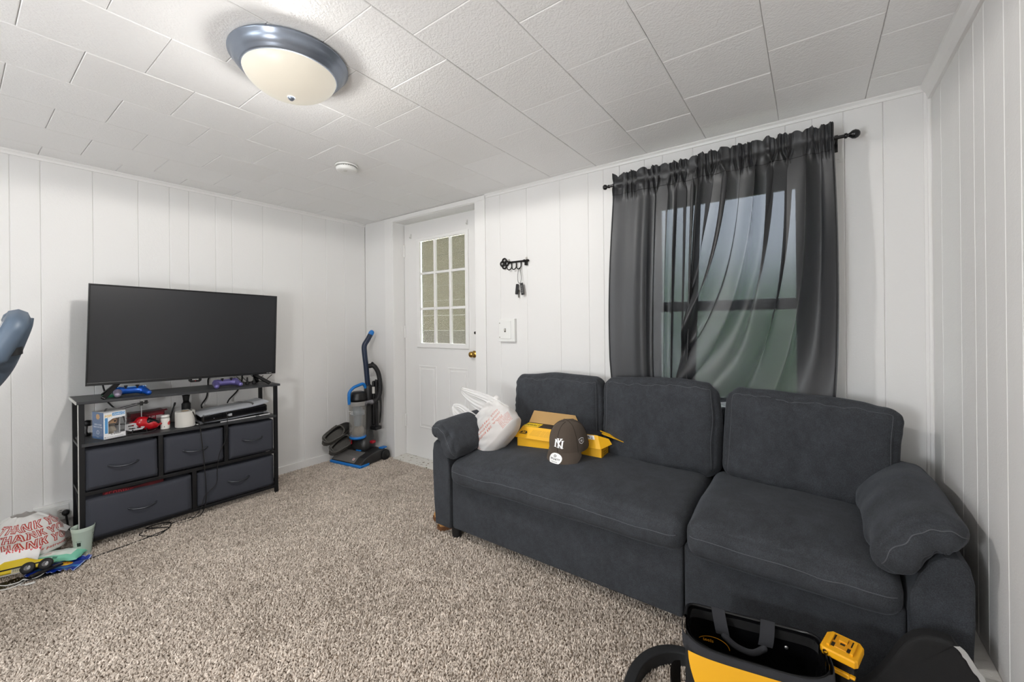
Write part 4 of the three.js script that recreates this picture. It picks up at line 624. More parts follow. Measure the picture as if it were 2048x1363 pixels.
// ---------------------------------------------------------------- yellow box and cap on the sofa
{
  const y = '#f0b417';
  const front = canvasTex(512, 128, (c, w, h) => { c.fillStyle = y; c.fillRect(0, 0, w, h); c.fillStyle = '#111'; c.beginPath(); c.arc(40, 74, 26, Math.PI, 0); c.fill(); c.fillRect(14, 78, 52, 7); c.fillStyle = y; c.font = 'bold 26px sans-serif'; c.fillText('M', 28, 72); c.fillStyle = 'rgba(150,100,10,0.7)'; c.font = '10px sans-serif'; for (let k = 0; k < 5; k++) c.fillText('PROFESSIONAL TOOL ACCESSORY', 90, 40 + k * 13); c.fillStyle = '#fff'; c.fillRect(424, 4, 66, 40); c.fillStyle = '#111'; c.font = 'bold 34px sans-serif'; c.fillText('18', 428, 37); c.font = 'bold 14px sans-serif'; c.fillText('V', 470, 37); c.fillStyle = '#c06a20'; c.fillRect(424, 60, 34, 10); c.fillRect(424, 76, 30, 14); });
  const top = canvasTex(512, 64, (c, w, h) => { c.fillStyle = '#26262a'; c.fillRect(0, 0, w, h); c.fillStyle = '#f5cf2a'; c.fillRect(0, 0, 110, h); c.fillStyle = '#1a1a1a'; c.font = 'bold 34px sans-serif'; c.fillText('DEWALT', 0, 46, 104); });
  const end = canvasTex(128, 96, (c, w, h) => { c.fillStyle = y; c.fillRect(0, 0, w, h); c.fillStyle = '#222'; c.font = 'bold 13px sans-serif'; for (let k = 0; k < 4; k++) c.fillText('DEWALT 18', 30, 40 + k * 16); });
  const M = (t) => phys(0xffffff, 0.5, { map: t }), plain = phys(new THREE.Color(y), 0.5), card = std(0xb5925f, 0.9);
  const o = thing('tool_box_carton', 'open yellow cardboard carton lying behind the brown cap on the sofa', 'box', [2.04, 0.466, 0.402], 0.1);
  const L = 0.5, D = 0.125, hgt = 0.075;
  part('carton_body', boxUV(merge([bx(0, L, 0, hgt, -0.003, 0), bx(0, L, 0, hgt, -D, -D + 0.003), bx(0, 0.003, 0, hgt, -D, 0), bx(L - 0.003, L, 0, hgt, -D, 0), bx(0, L, 0, 0.003, -D, 0)])), plain, o);
  const quad = (a, b, c, d) => { const g = new THREE.BufferGeometry(); g.setAttribute('position', new THREE.Float32BufferAttribute([...a, ...b, ...c, ...a, ...c, ...d], 3)); g.setAttribute('uv', new THREE.Float32BufferAttribute([0, 0, 1, 0, 1, 1, 0, 0, 1, 1, 0, 1], 2)); g.computeVertexNormals(); return g; };
  const slab = (a, b, c, d, mat, name) => { const n = new THREE.Vector3().crossVectors(V(...b).sub(V(...a)), V(...d).sub(V(...a))).normalize().multiplyScalar(-0.0025), q = (p) => V(...p).add(n).toArray(); const g = merge([quad(a, b, c, d), quad(q(d), q(c), q(b), q(a)), quad(a, d, q(d), q(a)), quad(b, a, q(a), q(b)), quad(c, b, q(b), q(c)), quad(d, c, q(c), q(d))]); return part(name, g, mat, o); };
  slab([-0.012, hgt - 0.004, 0.014], [L + 0.0, hgt - 0.004, 0.014], [L - 0.03, hgt + 0.052, -0.032], [0.02, hgt + 0.052, -0.032], M(front), 'front_flap');
  slab([0.02, hgt + 0.053, -0.033], [L - 0.03, hgt + 0.053, -0.033], [L - 0.02, hgt + 0.06, -0.085], [0.03, hgt + 0.06, -0.085], M(top), 'lid_band');
  slab([0.03, hgt + 0.062, -0.09], [0.36, hgt + 0.06, -0.09], [0.31, hgt + 0.125, -0.118], [0.05, hgt + 0.128, -0.118], card, 'back_flap');
  slab([L + 0.0, hgt - 0.004, 0.014], [L + 0.04, hgt + 0.012, -0.05], [L + 0.02, hgt + 0.035, -0.06], [L - 0.03, hgt + 0.052, -0.032], plain, 'corner_flap');
  slab([L - 0.02, hgt + 0.055, -0.07], [L + 0.09, hgt + 0.02, -0.09], [L + 0.08, hgt + 0.022, -0.135], [L - 0.04, hgt + 0.064, -0.1], plain, 'side_flap');
  part('end_print', new THREE.PlaneGeometry(D - 0.01, hgt - 0.006).rotateY(Math.PI / 2).translate(L + 0.0006, hgt / 2, -D / 2), M(end), o);
}
{
  const tw = dataTex(128, (u, v, x, y) => { const k = 0.5 + 0.25 * Math.sin((x + y) * 0.8) + 0.25 * vnoise(u * 64, v * 64, 64, 3); return [k, k, k]; }); tw.repeat.set(14, 14);
  const cloth = phys(new THREE.Color().setRGB(0.082, 0.062, 0.047), 0.9, { bumpMap: tw, bumpScale: 0.0004, sheen: 0.3, sheenColor: new THREE.Color(0x9a8c7c), side: THREE.DoubleSide });
  const o = thing('baseball_cap', 'brown baseball cap with white letters leaning on the yellow carton', 'cap');
  const A = 0.099, B = 0.106, Hc = 0.135;
  const dome = (a, t, k = 1) => { const r = Math.pow(Math.max(0, Math.cos(t * Math.PI / 2)), 0.62), y = Math.sin(t * Math.PI / 2) * Hc; const f = Math.max(0, Math.cos(a)); return [Math.sin(a) * A * r * k, y * k + (k - 1) * -0.0, Math.cos(a) * B * r * k * (1 + 0.06 * f * Math.sin(t * 3.1)) + 0.006 * f * t]; };
  part('crown', grid(72, 30, (u, v) => dome(u * 6.28318, v), true), cloth, o);
  part('button', new THREE.SphereGeometry(0.007, 14, 8).scale(1, 0.6, 1).translate(0, Hc + 0.001, 0), cloth, o);
  for (let k = 0; k < 6; k++) { const p = []; for (let i = 0; i <= 16; i++) { const q = dome(0 + k / 6 * 6.283 + (k === 0 ? 0 : 0), i / 16.5, 1.004); p.push(V(...q)); } part('panel_seam', tube(p, 0.0012, 30, 5), std(0x2c231c, 0.9), o); }
  const brim = (u, v) => { const a = (u - 0.5) * 2.45, d = dome(a, 0.0), out = 0.086 * Math.pow(Math.cos((u - 0.5) * Math.PI), 0.55); const x = d[0] * (1 + 0.02 * v), z = d[2] + out * v * 0.62; return [x, 0.004 - 2.2 * x * x * v - out * v * 0.86, z]; };
  const thick = (s) => grid(40, 12, (u, v) => { const p = brim(u, v); p[1] += s; return p; });
  const edge = []; for (let i = 0; i <= 40; i++) edge.push(V(...brim(i / 40, 1)));
  const br = part('brim', merge([thick(0.0016), thick(-0.0016), tube(edge, 0.0022, 80, 6)]), cloth, o);
  const logo = canvasTex(256, 256, (c) => { c.clearRect(0, 0, 256, 256); c.fillStyle = '#fff'; c.strokeStyle = '#fff'; c.lineWidth = 26; c.lineJoin = 'round'; c.beginPath(); c.moveTo(62, 214); c.lineTo(74, 60); c.lineTo(178, 226); c.lineTo(196, 70); c.stroke(); c.beginPath(); c.moveTo(112, 28); c.lineTo(128, 118); c.lineTo(176, 26); c.moveTo(128, 118); c.lineTo(116, 222); c.stroke(); c.lineWidth = 12; for (const [x, y] of [[62, 214], [74, 60], [196, 70], [112, 28], [176, 26], [116, 222], [178, 226]]) { c.beginPath(); c.moveTo(x - 24, y); c.lineTo(x + 24, y); c.stroke(); } });
  const deca = (tex, a0, a1, t0, t1, name) => { const g = grid(16, 12, (u, v) => dome(lerp(a0, a1, u), lerp(t0, t1, v), 1.012)); part(name, g, phys(0xffffff, 0.7, { map: tex, transparent: true, alphaTest: 0.5 }), o); };
  deca(logo, -0.33, 0.5, 0.1, 0.4, 'front_emblem');
  const side = canvasTex(128, 96, (c) => { c.clearRect(0, 0, 128, 96); c.strokeStyle = '#fff'; c.lineWidth = 7; c.beginPath(); c.moveTo(6, 22); c.lineTo(66, 10); c.lineTo(122, 22); c.lineTo(112, 70); c.lineTo(60, 86); c.lineTo(16, 70); c.closePath(); c.stroke(); c.fillStyle = '#fff'; c.font = 'bold 40px sans-serif'; c.textAlign = 'center'; c.fillText('NE', 64, 62); });
  deca(side, 1.15, 1.5, 0.18, 0.36, 'side_emblem');
  const stk = canvasTex(128, 128, (c) => { c.clearRect(0, 0, 128, 128); c.fillStyle = '#f6f6f4'; c.beginPath(); c.arc(64, 64, 62, 0, 7); c.fill(); c.fillStyle = '#151515'; c.textAlign = 'center'; c.font = 'bold 26px sans-serif'; c.fillText('9FORTY', 64, 76); c.beginPath(); c.arc(58, 34, 10, 0, 7); c.lineWidth = 5; c.strokeStyle = '#151515'; c.stroke(); c.font = '14px sans-serif'; c.fillText('ORIGINAL', 64, 98); });
  part('brim_sticker', grid(10, 10, (u, v) => { const p = brim(0.32 + 0.32 * u, 0.08 + 0.68 * (1 - v)); p[1] += 0.0028; return p; }), phys(0xffffff, 0.4, { map: stk, transparent: true, alphaTest: 0.5 }), br);
  part('sweatband', grid(60, 3, (u, v) => dome(u * 6.28318, v * 0.14, 0.97), true), std(0x1c1713, 0.9), o);
  place(o, [2.39, 0.547, 0.43], [0.1, -0.06, -0.02]);
}
// ---------------------------------------------------------------- tool bag, strap, cordless tool, black panel
{
  const poly = phys(0x151517, 0.55, { bumpMap: texFabric, bumpScale: 0.0012 }), vinyl = phys(0x0c0c0e, 0.28), yel = phys(0xefae13, 0.55), web = std(0x34353a, 0.85, { bumpMap: texFabric, bumpScale: 0.001 });
  const o = thing('tool_bag', 'open black and yellow tool bag on the carpet before the sofa', 'bag', [3.275, 0.002, 1.012], 0.2);
  const top = (a) => { const c = Math.cos(a), s = Math.sin(a); return [Math.sign(c) * Math.pow(Math.abs(c), 0.42) * 0.17, 0.302 + 0.012 * s * 0 + 0.008 * Math.cos(2 * a), Math.sign(s) * Math.pow(Math.abs(s), 0.5) * 0.088]; };
  const wall = (a, v, k = 1) => { const t = top(a), w = lerp(1.02, 1.0, v), d = lerp(1.15, 1, v); return [t[0] * w * k, lerp(0.008, t[1], v), t[2] * d * k + 0.01 * Math.sin(v * 3.14) * Math.sign(Math.sin(a)) * 1 + (k < 1 ? 0.004 * n3(a * 4, v * 9, 1, 2) : 0)]; };
  const body = part('bag_shell', grid(96, 16, (u, v) => wall(u * 6.28318, v), true), poly, o);
  part('lining', grid(96, 24, (u, v) => { const p = wall(u * 6.28318, v, 0.965); const e = Math.abs(Math.cos(u * 6.28318)) > 0.9 ? 1 : 0.2; p[0] += 0.008 * e * n3(u * 30, v * 12, 3, 4); return p; }, true), vinyl, o);
  part('bag_floor', bx(-0.175, 0.175, 0, 0.012, -0.095, 0.095, 0.004), vinyl, o);
  // stiff rim: thick webbing front bar, thin wired back edge
  const bar = []; for (let i = 0; i <= 30; i++) bar.push(V(...top(lerp(Math.PI * 0.98, 0.02, i / 30)))); 
  const fr = grid(80, 10, (u, v) => { const a = lerp(Math.PI + 0.05, -0.05, u), t = top(a), b = v * 6.28318; return [t[0] * 1.02 + (Math.abs(t[0]) > 0.16 ? Math.sign(t[0]) * 0.006 : 0), t[1] - 0.022 + 0.021 * Math.sin(b), t[2] + 0.004 + 0.009 * Math.cos(b)]; });
  part('front_rim', fr, web, o, 'ribbed dark grey front rim'); const back = []; for (let i = 0; i <= 40; i++) { const t = top(lerp(Math.PI, 6.28318, i / 40)); back.push(V(t[0], t[1] + 0.003, t[2])); } part('back_rim', tube(back, 0.005, 120, 8), vinyl, o);
  part('zip_strip', grid(60, 4, (u, v) => { const t = top(lerp(Math.PI + 0.2, 6.283 - 0.2, u)); return [t[0] * 0.965, t[1] - 0.006 - v * 0.026, t[2] * 0.955]; }), poly, o);
  // yellow front panel with the maker's name
  const tex = canvasTex(1024, 640, (c, w, h) => { c.fillStyle = '#f0b01a'; c.fillRect(0, 0, w, h); c.strokeStyle = '#15110a'; c.lineWidth = 8; c.strokeRect(220, 190, 600, 190); c.fillStyle = '#15110a'; c.font = 'bold 150px sans-serif'; c.textAlign = 'center'; c.fillText('DEWALT', 520, 340, 570); });
  const pan = grid(30, 12, (u, v) => { const y = lerp(0.04, 0.278, v), hw = lerp(0.085, 0.162, smoothstep(v, 0.0, 1)), x = lerp(-hw, hw, u); return [x, y, 0.1 + 0.012 * Math.sin(y / 0.3 * 3.14) - 0.02 * Math.pow(Math.abs(x) / 0.178, 4) + (1 - v) * 0.006]; });
  part('front_panel', pan, phys(0xffffff, 0.5, { map: tex }), body, 'yellow front panel');
  part('side_pocket', grid(20, 8, (u, v) => { const a = lerp(-0.55, 0.55, u); return [-0.185 - 0.03 * Math.cos(a * 2.6), lerp(0.01, 0.12 + 0.02 * Math.cos(a * 3), v), 0.085 * Math.sin(a * 1.9)]; }), poly, o);
  // handle on the back rim: two webbing straps and a padded grip
  for (const x of [-0.082, 0.05]) part('handle_strap', grid(6, 16, (u, v) => { const a = v * 3.1; return [x + (u - 0.5) * 0.036 + (x < 0 ? 1 : -1) * v * 0.012, 0.306 + 0.004 * Math.sin(a) - v * 0.05, -0.09 + 0.004 + 0.02 * Math.sin(a * 0.8) + v * 0.03]; }), web, o);
  part('handle_grip', capped([[-0.066, 0.254, -0.044], [-0.035, 0.238, -0.036], [0.005, 0.234, -0.034], [0.036, 0.25, -0.042]], 0.0085, 40, 10), web, o);
  for (const x of [-0.085, 0.095]) part('rivet', lathe([[0.0001, 0.003], [0.004, 0.002], [0.005, 0]], 14).rotateX(Math.PI / 2).translate(x, 0.245, -0.08), std(0xb8b8b8, 0.3, { metalness: 0.9 }), o);
  const tex2 = canvasTex(256, 128, (c, w, h) => { c.clearRect(0, 0, w, h); c.strokeStyle = '#e69a1c'; c.lineWidth = 6; c.beginPath(); c.ellipse(110, 120, 130, 80, 0, Math.PI, 6.28); c.stroke(); c.fillStyle = '#e69a1c'; c.font = 'bold 36px sans-serif'; c.fillText('tools', 30, 90); });
  part('inside_label', new THREE.PlaneGeometry(0.09, 0.045).translate(-0.09, 0.21, -0.077), phys(0xffffff, 0.5, { map: tex2, transparent: true, alphaTest: 0.4 }), o);
  void bar; void yel;
}
{
  const foam = std(0x1d1e20, 0.7, { bumpMap: texFabric, bumpScale: 0.0006 });
  const pts = [[3.085, 0.838], [3.05, 0.838], [3.005, 0.858], [2.965, 0.905], [2.942, 0.97], [2.94, 1.05], [2.955, 1.13]].map(([x, z]) => V(x, 0, z)), c = new THREE.CatmullRomCurve3(pts, false, 'centripetal');
  const sec = [[-0.016, 0.004], [0.016, 0.004], [0.018, 0.01], [0.018, 0.046], [0.014, 0.052], [-0.014, 0.052], [-0.018, 0.046], [-0.018, 0.01], [-0.016, 0.004]];
  const g = grid(8, 70, (u, v) => { const p = c.getPoint(v), d = c.getTangent(v), n = V(-d.z, 0, d.x), s = sec[Math.round(u * 8)]; return [p.x + n.x * s[0], s[1], p.z + n.z * s[0]]; });
  const cap = (v) => { const p = c.getPoint(v), d = c.getTangent(v), n = V(-d.z, 0, d.x), l = []; for (let i = 1; i < 7; i++) for (const k of [0, i, i + 1]) l.push(p.x + n.x * sec[k][0], sec[k][1], p.z + n.z * sec[k][0]); const q = new THREE.BufferGeometry(); q.setAttribute('position', new THREE.Float32BufferAttribute(l, 3)); q.computeVertexNormals(); return q; };
  single('foam_band', boxUV(merge([g.toNonIndexed(), cap(0), cap(1)])), foam, 'curved black foam band standing on edge beside the tool bag', 'band');
}
{
  const yl = phys(0xf0ab10, 0.45), o = thing('cordless_tool', 'upended black and yellow cordless tool, its battery foot facing up', 'power tool', [3.478, 0.002, 0.935], -0.25);
  const foot = part('battery_foot', boxUV(ext([[-0.04, -0.036], [-0.034, -0.045], [0.034, -0.045], [0.04, -0.036], [0.04, 0.03], [0.03, 0.045], [-0.03, 0.045], [-0.04, 0.03]], 0.012, { bevel: 0.004, seg: 3 }).rotateX(-Math.PI / 2).translate(0, 0.306, 0)), yl, o, 'yellow battery foot');
  part('contact_well', merge([bx(-0.026, 0.026, 0.318, 0.3235, -0.034, 0.022, 0.002)]), phys(0xd9930c, 0.5), foot);
  part('rail', merge([bx(-0.028, -0.021, 0.322, 0.328, -0.03, 0.03, 0.001)]), yl, foot); part('rail', merge([bx(0.021, 0.028, 0.322, 0.328, -0.03, 0.03, 0.001)]), yl, foot);
  for (const [x0, x1, z0, z1] of [[-0.02, -0.013, 0.006, 0.022], [0.013, 0.02, 0.006, 0.022], [-0.02, -0.017, -0.03, -0.004], [0.017, 0.02, -0.03, -0.004], [-0.004, 0.006, -0.004, 0.004], [-0.008, 0.01, -0.022, -0.017]]) part('contact_slot', bx(x0, x1, 0.322, 0.3242, z0, z1), std(0x1a1408, 0.6), foot);
  part('terminal_block', bx(-0.009, 0.009, 0.322, 0.327, -0.03, -0.008, 0.001), phys(0xe5a010, 0.4), foot);
  const grip = part('grip', blob([[[0, 0.29, 0], [0, 0.13, -0.01], 0.028, 0.026], [[0, 0.12, -0.03], [0, 0.1, 0.03], 0.034, 0.034]], { cell: 0.006, k: 0.03 }), plasticBlack, o);
  part('belt_clip', merge([bx(-0.024, 0.024, 0.268, 0.28, 0.034, 0.046, 0.004), bx(-0.034, -0.022, 0.271, 0.277, 0.03, 0.042, 0.002), bx(0.022, 0.034, 0.271, 0.277, 0.03, 0.042, 0.002)]), yl, grip, 'yellow clip');
  part('motor_housing', blob([[[0, 0.055, -0.07], [0, 0.055, 0.02], 0.036, 0.038], [[0, 0.05, 0.03], [0, 0.05, 0.07], 0.028, 0.018]], { cell: 0.006, k: 0.02 }), yl, o);
}
{
  const o = thing('cloth_cover', 'rounded black cloth cover with a frayed grey edge propped against the sofa', 'cover', [3.655, -0.008, 0.82], 0, undefined);
  o.rotation.x = -0.06; const pr = [[-0.17, 0.005], [0.145, 0.005], [0.142, 0.21], [0.105, 0.29], [0.06, 0.362], [0.045, 0.374], [0.0, 0.37], [-0.04, 0.335], [-0.085, 0.245], [-0.12, 0.19], [-0.165, 0.14]];
  const crv = new THREE.SplineCurve(pr.slice(2).map((p) => new THREE.Vector2(...p))).getPoints(30).map((p) => [p.x, p.y]);
  part('cover', boxUV(ext([[-0.165, 0.005], [0.142, 0.005], ...crv], 0.028, { bevel: 0.01, seg: 4 })), std(0x0d0d0f, 0.8, { bumpMap: texFabric, bumpScale: 0.0006 }), o);
  part('frayed_edge', grid(60, 3, (u, v) => { const t = u; const x = lerp(0.052, 0.148, Math.pow(t, 0.85)), y = lerp(0.37, 0.2, t); return [x + 0.003 + (v - 0.5) * (0.008 + 0.006 * vnoise(u * 26, v * 3, 1e6, 4)), y + (v - 0.5) * 0.006 + 0.004 * vnoise(u * 18, 3, 1e6, 6), 0.04 + 0.003 * v]; }), std(0xa9a8a6, 0.9), o);
}
// ---------------------------------------------------------------- things on the stand (x along the stand, y up, z back from its front edge)
const shelfY = (x) => 0.5755 * (1 - 0.0315 * (x / 0.98)), topY = (x) => 0.8005 * (1 - 0.0315 * (x / 0.98));
function gamepad(name, label, shell, wings, accent) {
  const o = thing(name, label, 'game controller');
  // local: x across, y up, z towards the player
  part('shell', blob([[[-0.055, 0.03, -0.01], [-0.066, 0.018, 0.052], 0.022, 0.014], [[0.055, 0.03, -0.01], [0.066, 0.018, 0.052], 0.022, 0.014], [[-0.045, 0.032, -0.012], [0.045, 0.032, -0.012], 0.02, 0.02], [[-0.03, 0.032, 0.006], [0.03, 0.032, 0.006], 0.014, 0.014]], { cell: 0.0032, k: 0.018 }), shell, o);
  for (const s of [-1, 1]) {
    part('grip', blob([[[s * 0.059, 0.026, 0.016], [s * 0.0665, 0.0175, 0.054], 0.0195, 0.0145]], { cell: 0.0034, k: 0.01 }), wings[s > 0 ? 1 : 0], o);
    part('thumbstick', lathe([[0.0001, 0.02], [0.007, 0.019], [0.0085, 0.016], [0.008, 0.013], [0.004, 0.011], [0.0045, 0]].reverse(), 20).translate(s * 0.025, 0.044, 0.011), plasticBlack, o);
    part('trigger', smooth(bx(s * 0.052 - 0.013, s * 0.052 + 0.013, 0.022, 0.042, -0.042, -0.026, 0.006)), plasticBlack, o);
  }
  part('touchpad', smooth(bx(-0.027, 0.027, 0.049, 0.0535, -0.026, 0.002, 0.002)), accent, o);
  const b = []; for (let i = 0; i < 4; i++) { const a = i * 1.5708; b.push(cyl(0.0045, 0.0045, 0.004, 14).translate(0.055 + 0.011 * Math.cos(a), 0.052, -0.012 + 0.011 * Math.sin(a))); } part('buttons', merge(b), accent, o).userData.kind = 'stuff';
  part('direction_pad', merge([smooth(bx(-0.068, -0.042, 0.05, 0.054, -0.0155, -0.0085, 0.001)), smooth(bx(-0.0585, -0.0515, 0.05, 0.054, -0.025, 0.001, 0.001))]), accent, o);
  return o;
}
{
  const metalBlue = phys(0x1556b8, 0.22, { metalness: 0.5, clearcoat: 0.6 }), paleBlue = phys(0x8fc0ee, 0.25, { metalness: 0.3 }), lilacGrey = phys(0x8d8496, 0.3, { metalness: 0.3 });
  const a = gamepad('game_controller', 'blue and grey game controller lying near the left end of the stand top', metalBlue, [lilacGrey, metalBlue], paleBlue);
  onStand(a, 0.215, topY(0.2) - 0.002, -0.075, 0.06); a.rotation.z = -0.04;
  const lilac = phys(0x6b64a0, 0.3, { metalness: 0.35, clearcoat: 0.4 }), lil2 = phys(0x837cb4, 0.3, { metalness: 0.3 });
  const b = gamepad('game_controller', 'lilac game controller lying near the right end of the stand top', lilac, [lilac, lilac], lil2);
  onStand(b, 0.69, topY(0.69) - 0.002, -0.075, -0.05);
}
{
  const o = thing('card_packet', 'small green and clear packet behind the left television foot', 'packet'); onStand(o, 0.145, topY(0.14), -0.12, 0.2);
  part('card', bx(-0.035, 0.03, 0, 0.01, -0.03, 0.03, 0.002), std(0x2e8f5c, 0.5), o); part('clear_wrap', grid(16, 10, (u, v) => [0.02 + u * 0.06, 0.004 + 0.012 * vnoise(u * 5, v * 4, 1e6, 8), -0.025 + v * 0.05]), phys(0xffffff, 0.15, { transmission: 0.6, thickness: 0, side: THREE.DoubleSide }), o);
}
{
  // boxed figure in a clear protector
  const o = thing('figure_box', 'white and blue collectible figure box in a clear protector on the shelf', 'toy box'); const w = 0.096, h = 0.15, d = 0.112;
  onStand(o, 0.125, shelfY(0.12) + 0.001, -0.075, 0.28);
  const fr = canvasTex(256, 400, (c, W2, H2) => { c.fillStyle = '#f4f5f7'; c.fillRect(0, 0, W2, H2); c.fillStyle = '#4f9bd6'; c.fillRect(14, 84, 34, 232); c.fillRect(100, 18, 148, 44); c.fillStyle = '#fff'; c.font = 'italic bold 32px sans-serif'; c.fillText('Funko', 108, 52); c.strokeStyle = '#fff'; c.lineWidth = 5; c.beginPath(); c.arc(226, 40, 13, 0, 7); c.stroke(); c.fillStyle = '#eec24a'; c.font = 'bold 50px sans-serif'; c.fillText('POP!', 12, 76, 84); c.fillStyle = '#222'; c.font = 'bold 24px sans-serif'; c.textAlign = 'center'; c.fillText('EL NARIRA', 140, 346); c.font = '13px sans-serif'; c.fillText('VINYL FIGURE / FIGURA DE VINILO', 128, 380); c.fillStyle = '#222'; c.fillRect(10, 368, 12, 12); });
  const sd = canvasTex(256, 400, (c, W2, H2) => { c.fillStyle = '#2f659c'; c.fillRect(0, 0, W2, H2); c.fillStyle = '#d9a24b'; c.beginPath(); c.arc(128, 66, 42, 0, 7); c.fill(); c.fillStyle = '#e9eef4'; c.textAlign = 'center'; c.font = 'bold 30px sans-serif'; c.fillText('WITH YOUR', 128, 196); c.fillText('PIECE OF FUN', 128, 232); c.strokeStyle = '#e9eef4'; c.lineWidth = 7; c.beginPath(); c.arc(128, 300, 26, 0, 7); c.stroke(); c.font = '22px sans-serif'; c.fillText('1', 128, 308); c.fillText('Funko', 128, 376); });
  // carton with a window on the front
  const shellW = phys(0xf1f2f4, 0.5);
  part('carton', boxUV(merge([bx(-w / 2, w / 2, 0.004, 0.008, -d / 2, d / 2), bx(-w / 2, w / 2, h - 0.003, h, -d / 2, d / 2), bx(-w / 2, w / 2, 0.004, h, -d / 2, -d / 2 + 0.003), bx(w / 2 - 0.002, w / 2, 0.004, h, -d / 2, -0.0)])), shellW, o);
  const face = ext(rect(-w / 2, w / 2, 0.004, h), 0.002, { holes: [[[-0.028, 0.03], [0.047, 0.03], [0.047, 0.116], [-0.01, 0.112], [-0.028, 0.098]]] }).translate(0, 0, d / 2 - 0.002); { const u = face.attributes.uv, p = face.attributes.position; for (let i = 0; i < p.count; i++) u.setXY(i, (p.getX(i) + w / 2) / w, (p.getY(i) - 0.004) / (h - 0.004)); }
  part('front_face', face, phys(0xffffff, 0.45, { map: fr }), o);
  part('side_face', new THREE.PlaneGeometry(d, h - 0.004).rotateY(-Math.PI / 2).translate(-w / 2 - 0.0004, h / 2 + 0.002, 0), phys(0xffffff, 0.45, { map: sd }), o);
  part('protector', bx(-w / 2 - 0.005, w / 2 + 0.005, 0, h + 0.006, -d / 2 - 0.005, d / 2 + 0.005, 0.003), phys(0xffffff, 0.06, { transmission: 0.97, thickness: 0 }), o);
  const f = thing('toy_figure', 'small plain vinyl figure with a big head inside the clear window of the box', 'figurine'); f.position.copy(o.position); f.rotation.copy(o.rotation); f.translateY(0.01);
  part('body', blob([[[-0.004, 0.03, 0.01], [-0.004, 0.055, 0.01], 0.016, 0.013], [[-0.014, 0.006, 0.012], [-0.01, 0.03, 0.012], 0.009, 0.01], [[0.006, 0.006, 0.012], [0.002, 0.03, 0.012], 0.009, 0.01], [[-0.018, 0.05, 0.012], [-0.026, 0.028, 0.02], 0.007, 0.006], [[0.01, 0.05, 0.012], [0.018, 0.03, 0.02], 0.007, 0.006]], { cell: 0.003, k: 0.008 }), std(0x9c9384, 0.6), f);
  const hd = part('head', smooth(bx(-0.036, 0.028, 0.062, 0.108, -0.02, 0.03, 0.018)), std(0xc99f78, 0.6), f); part('hair', smooth(bx(-0.038, 0.03, 0.09, 0.114, -0.024, 0.029, 0.011)), std(0x4c4a48, 0.8), f);
  for (const x of [-0.02, 0.012]) part('eye', new THREE.SphereGeometry(0.0048, 12, 8).scale(1, 1, 0.4).translate(x, 0.082, 0.03), blackGloss, hd);
  part('beard', smooth(bx(-0.022, 0.014, 0.058, 0.072, 0.012, 0.032, 0.006)), std(0x57514b, 0.8), f);
}
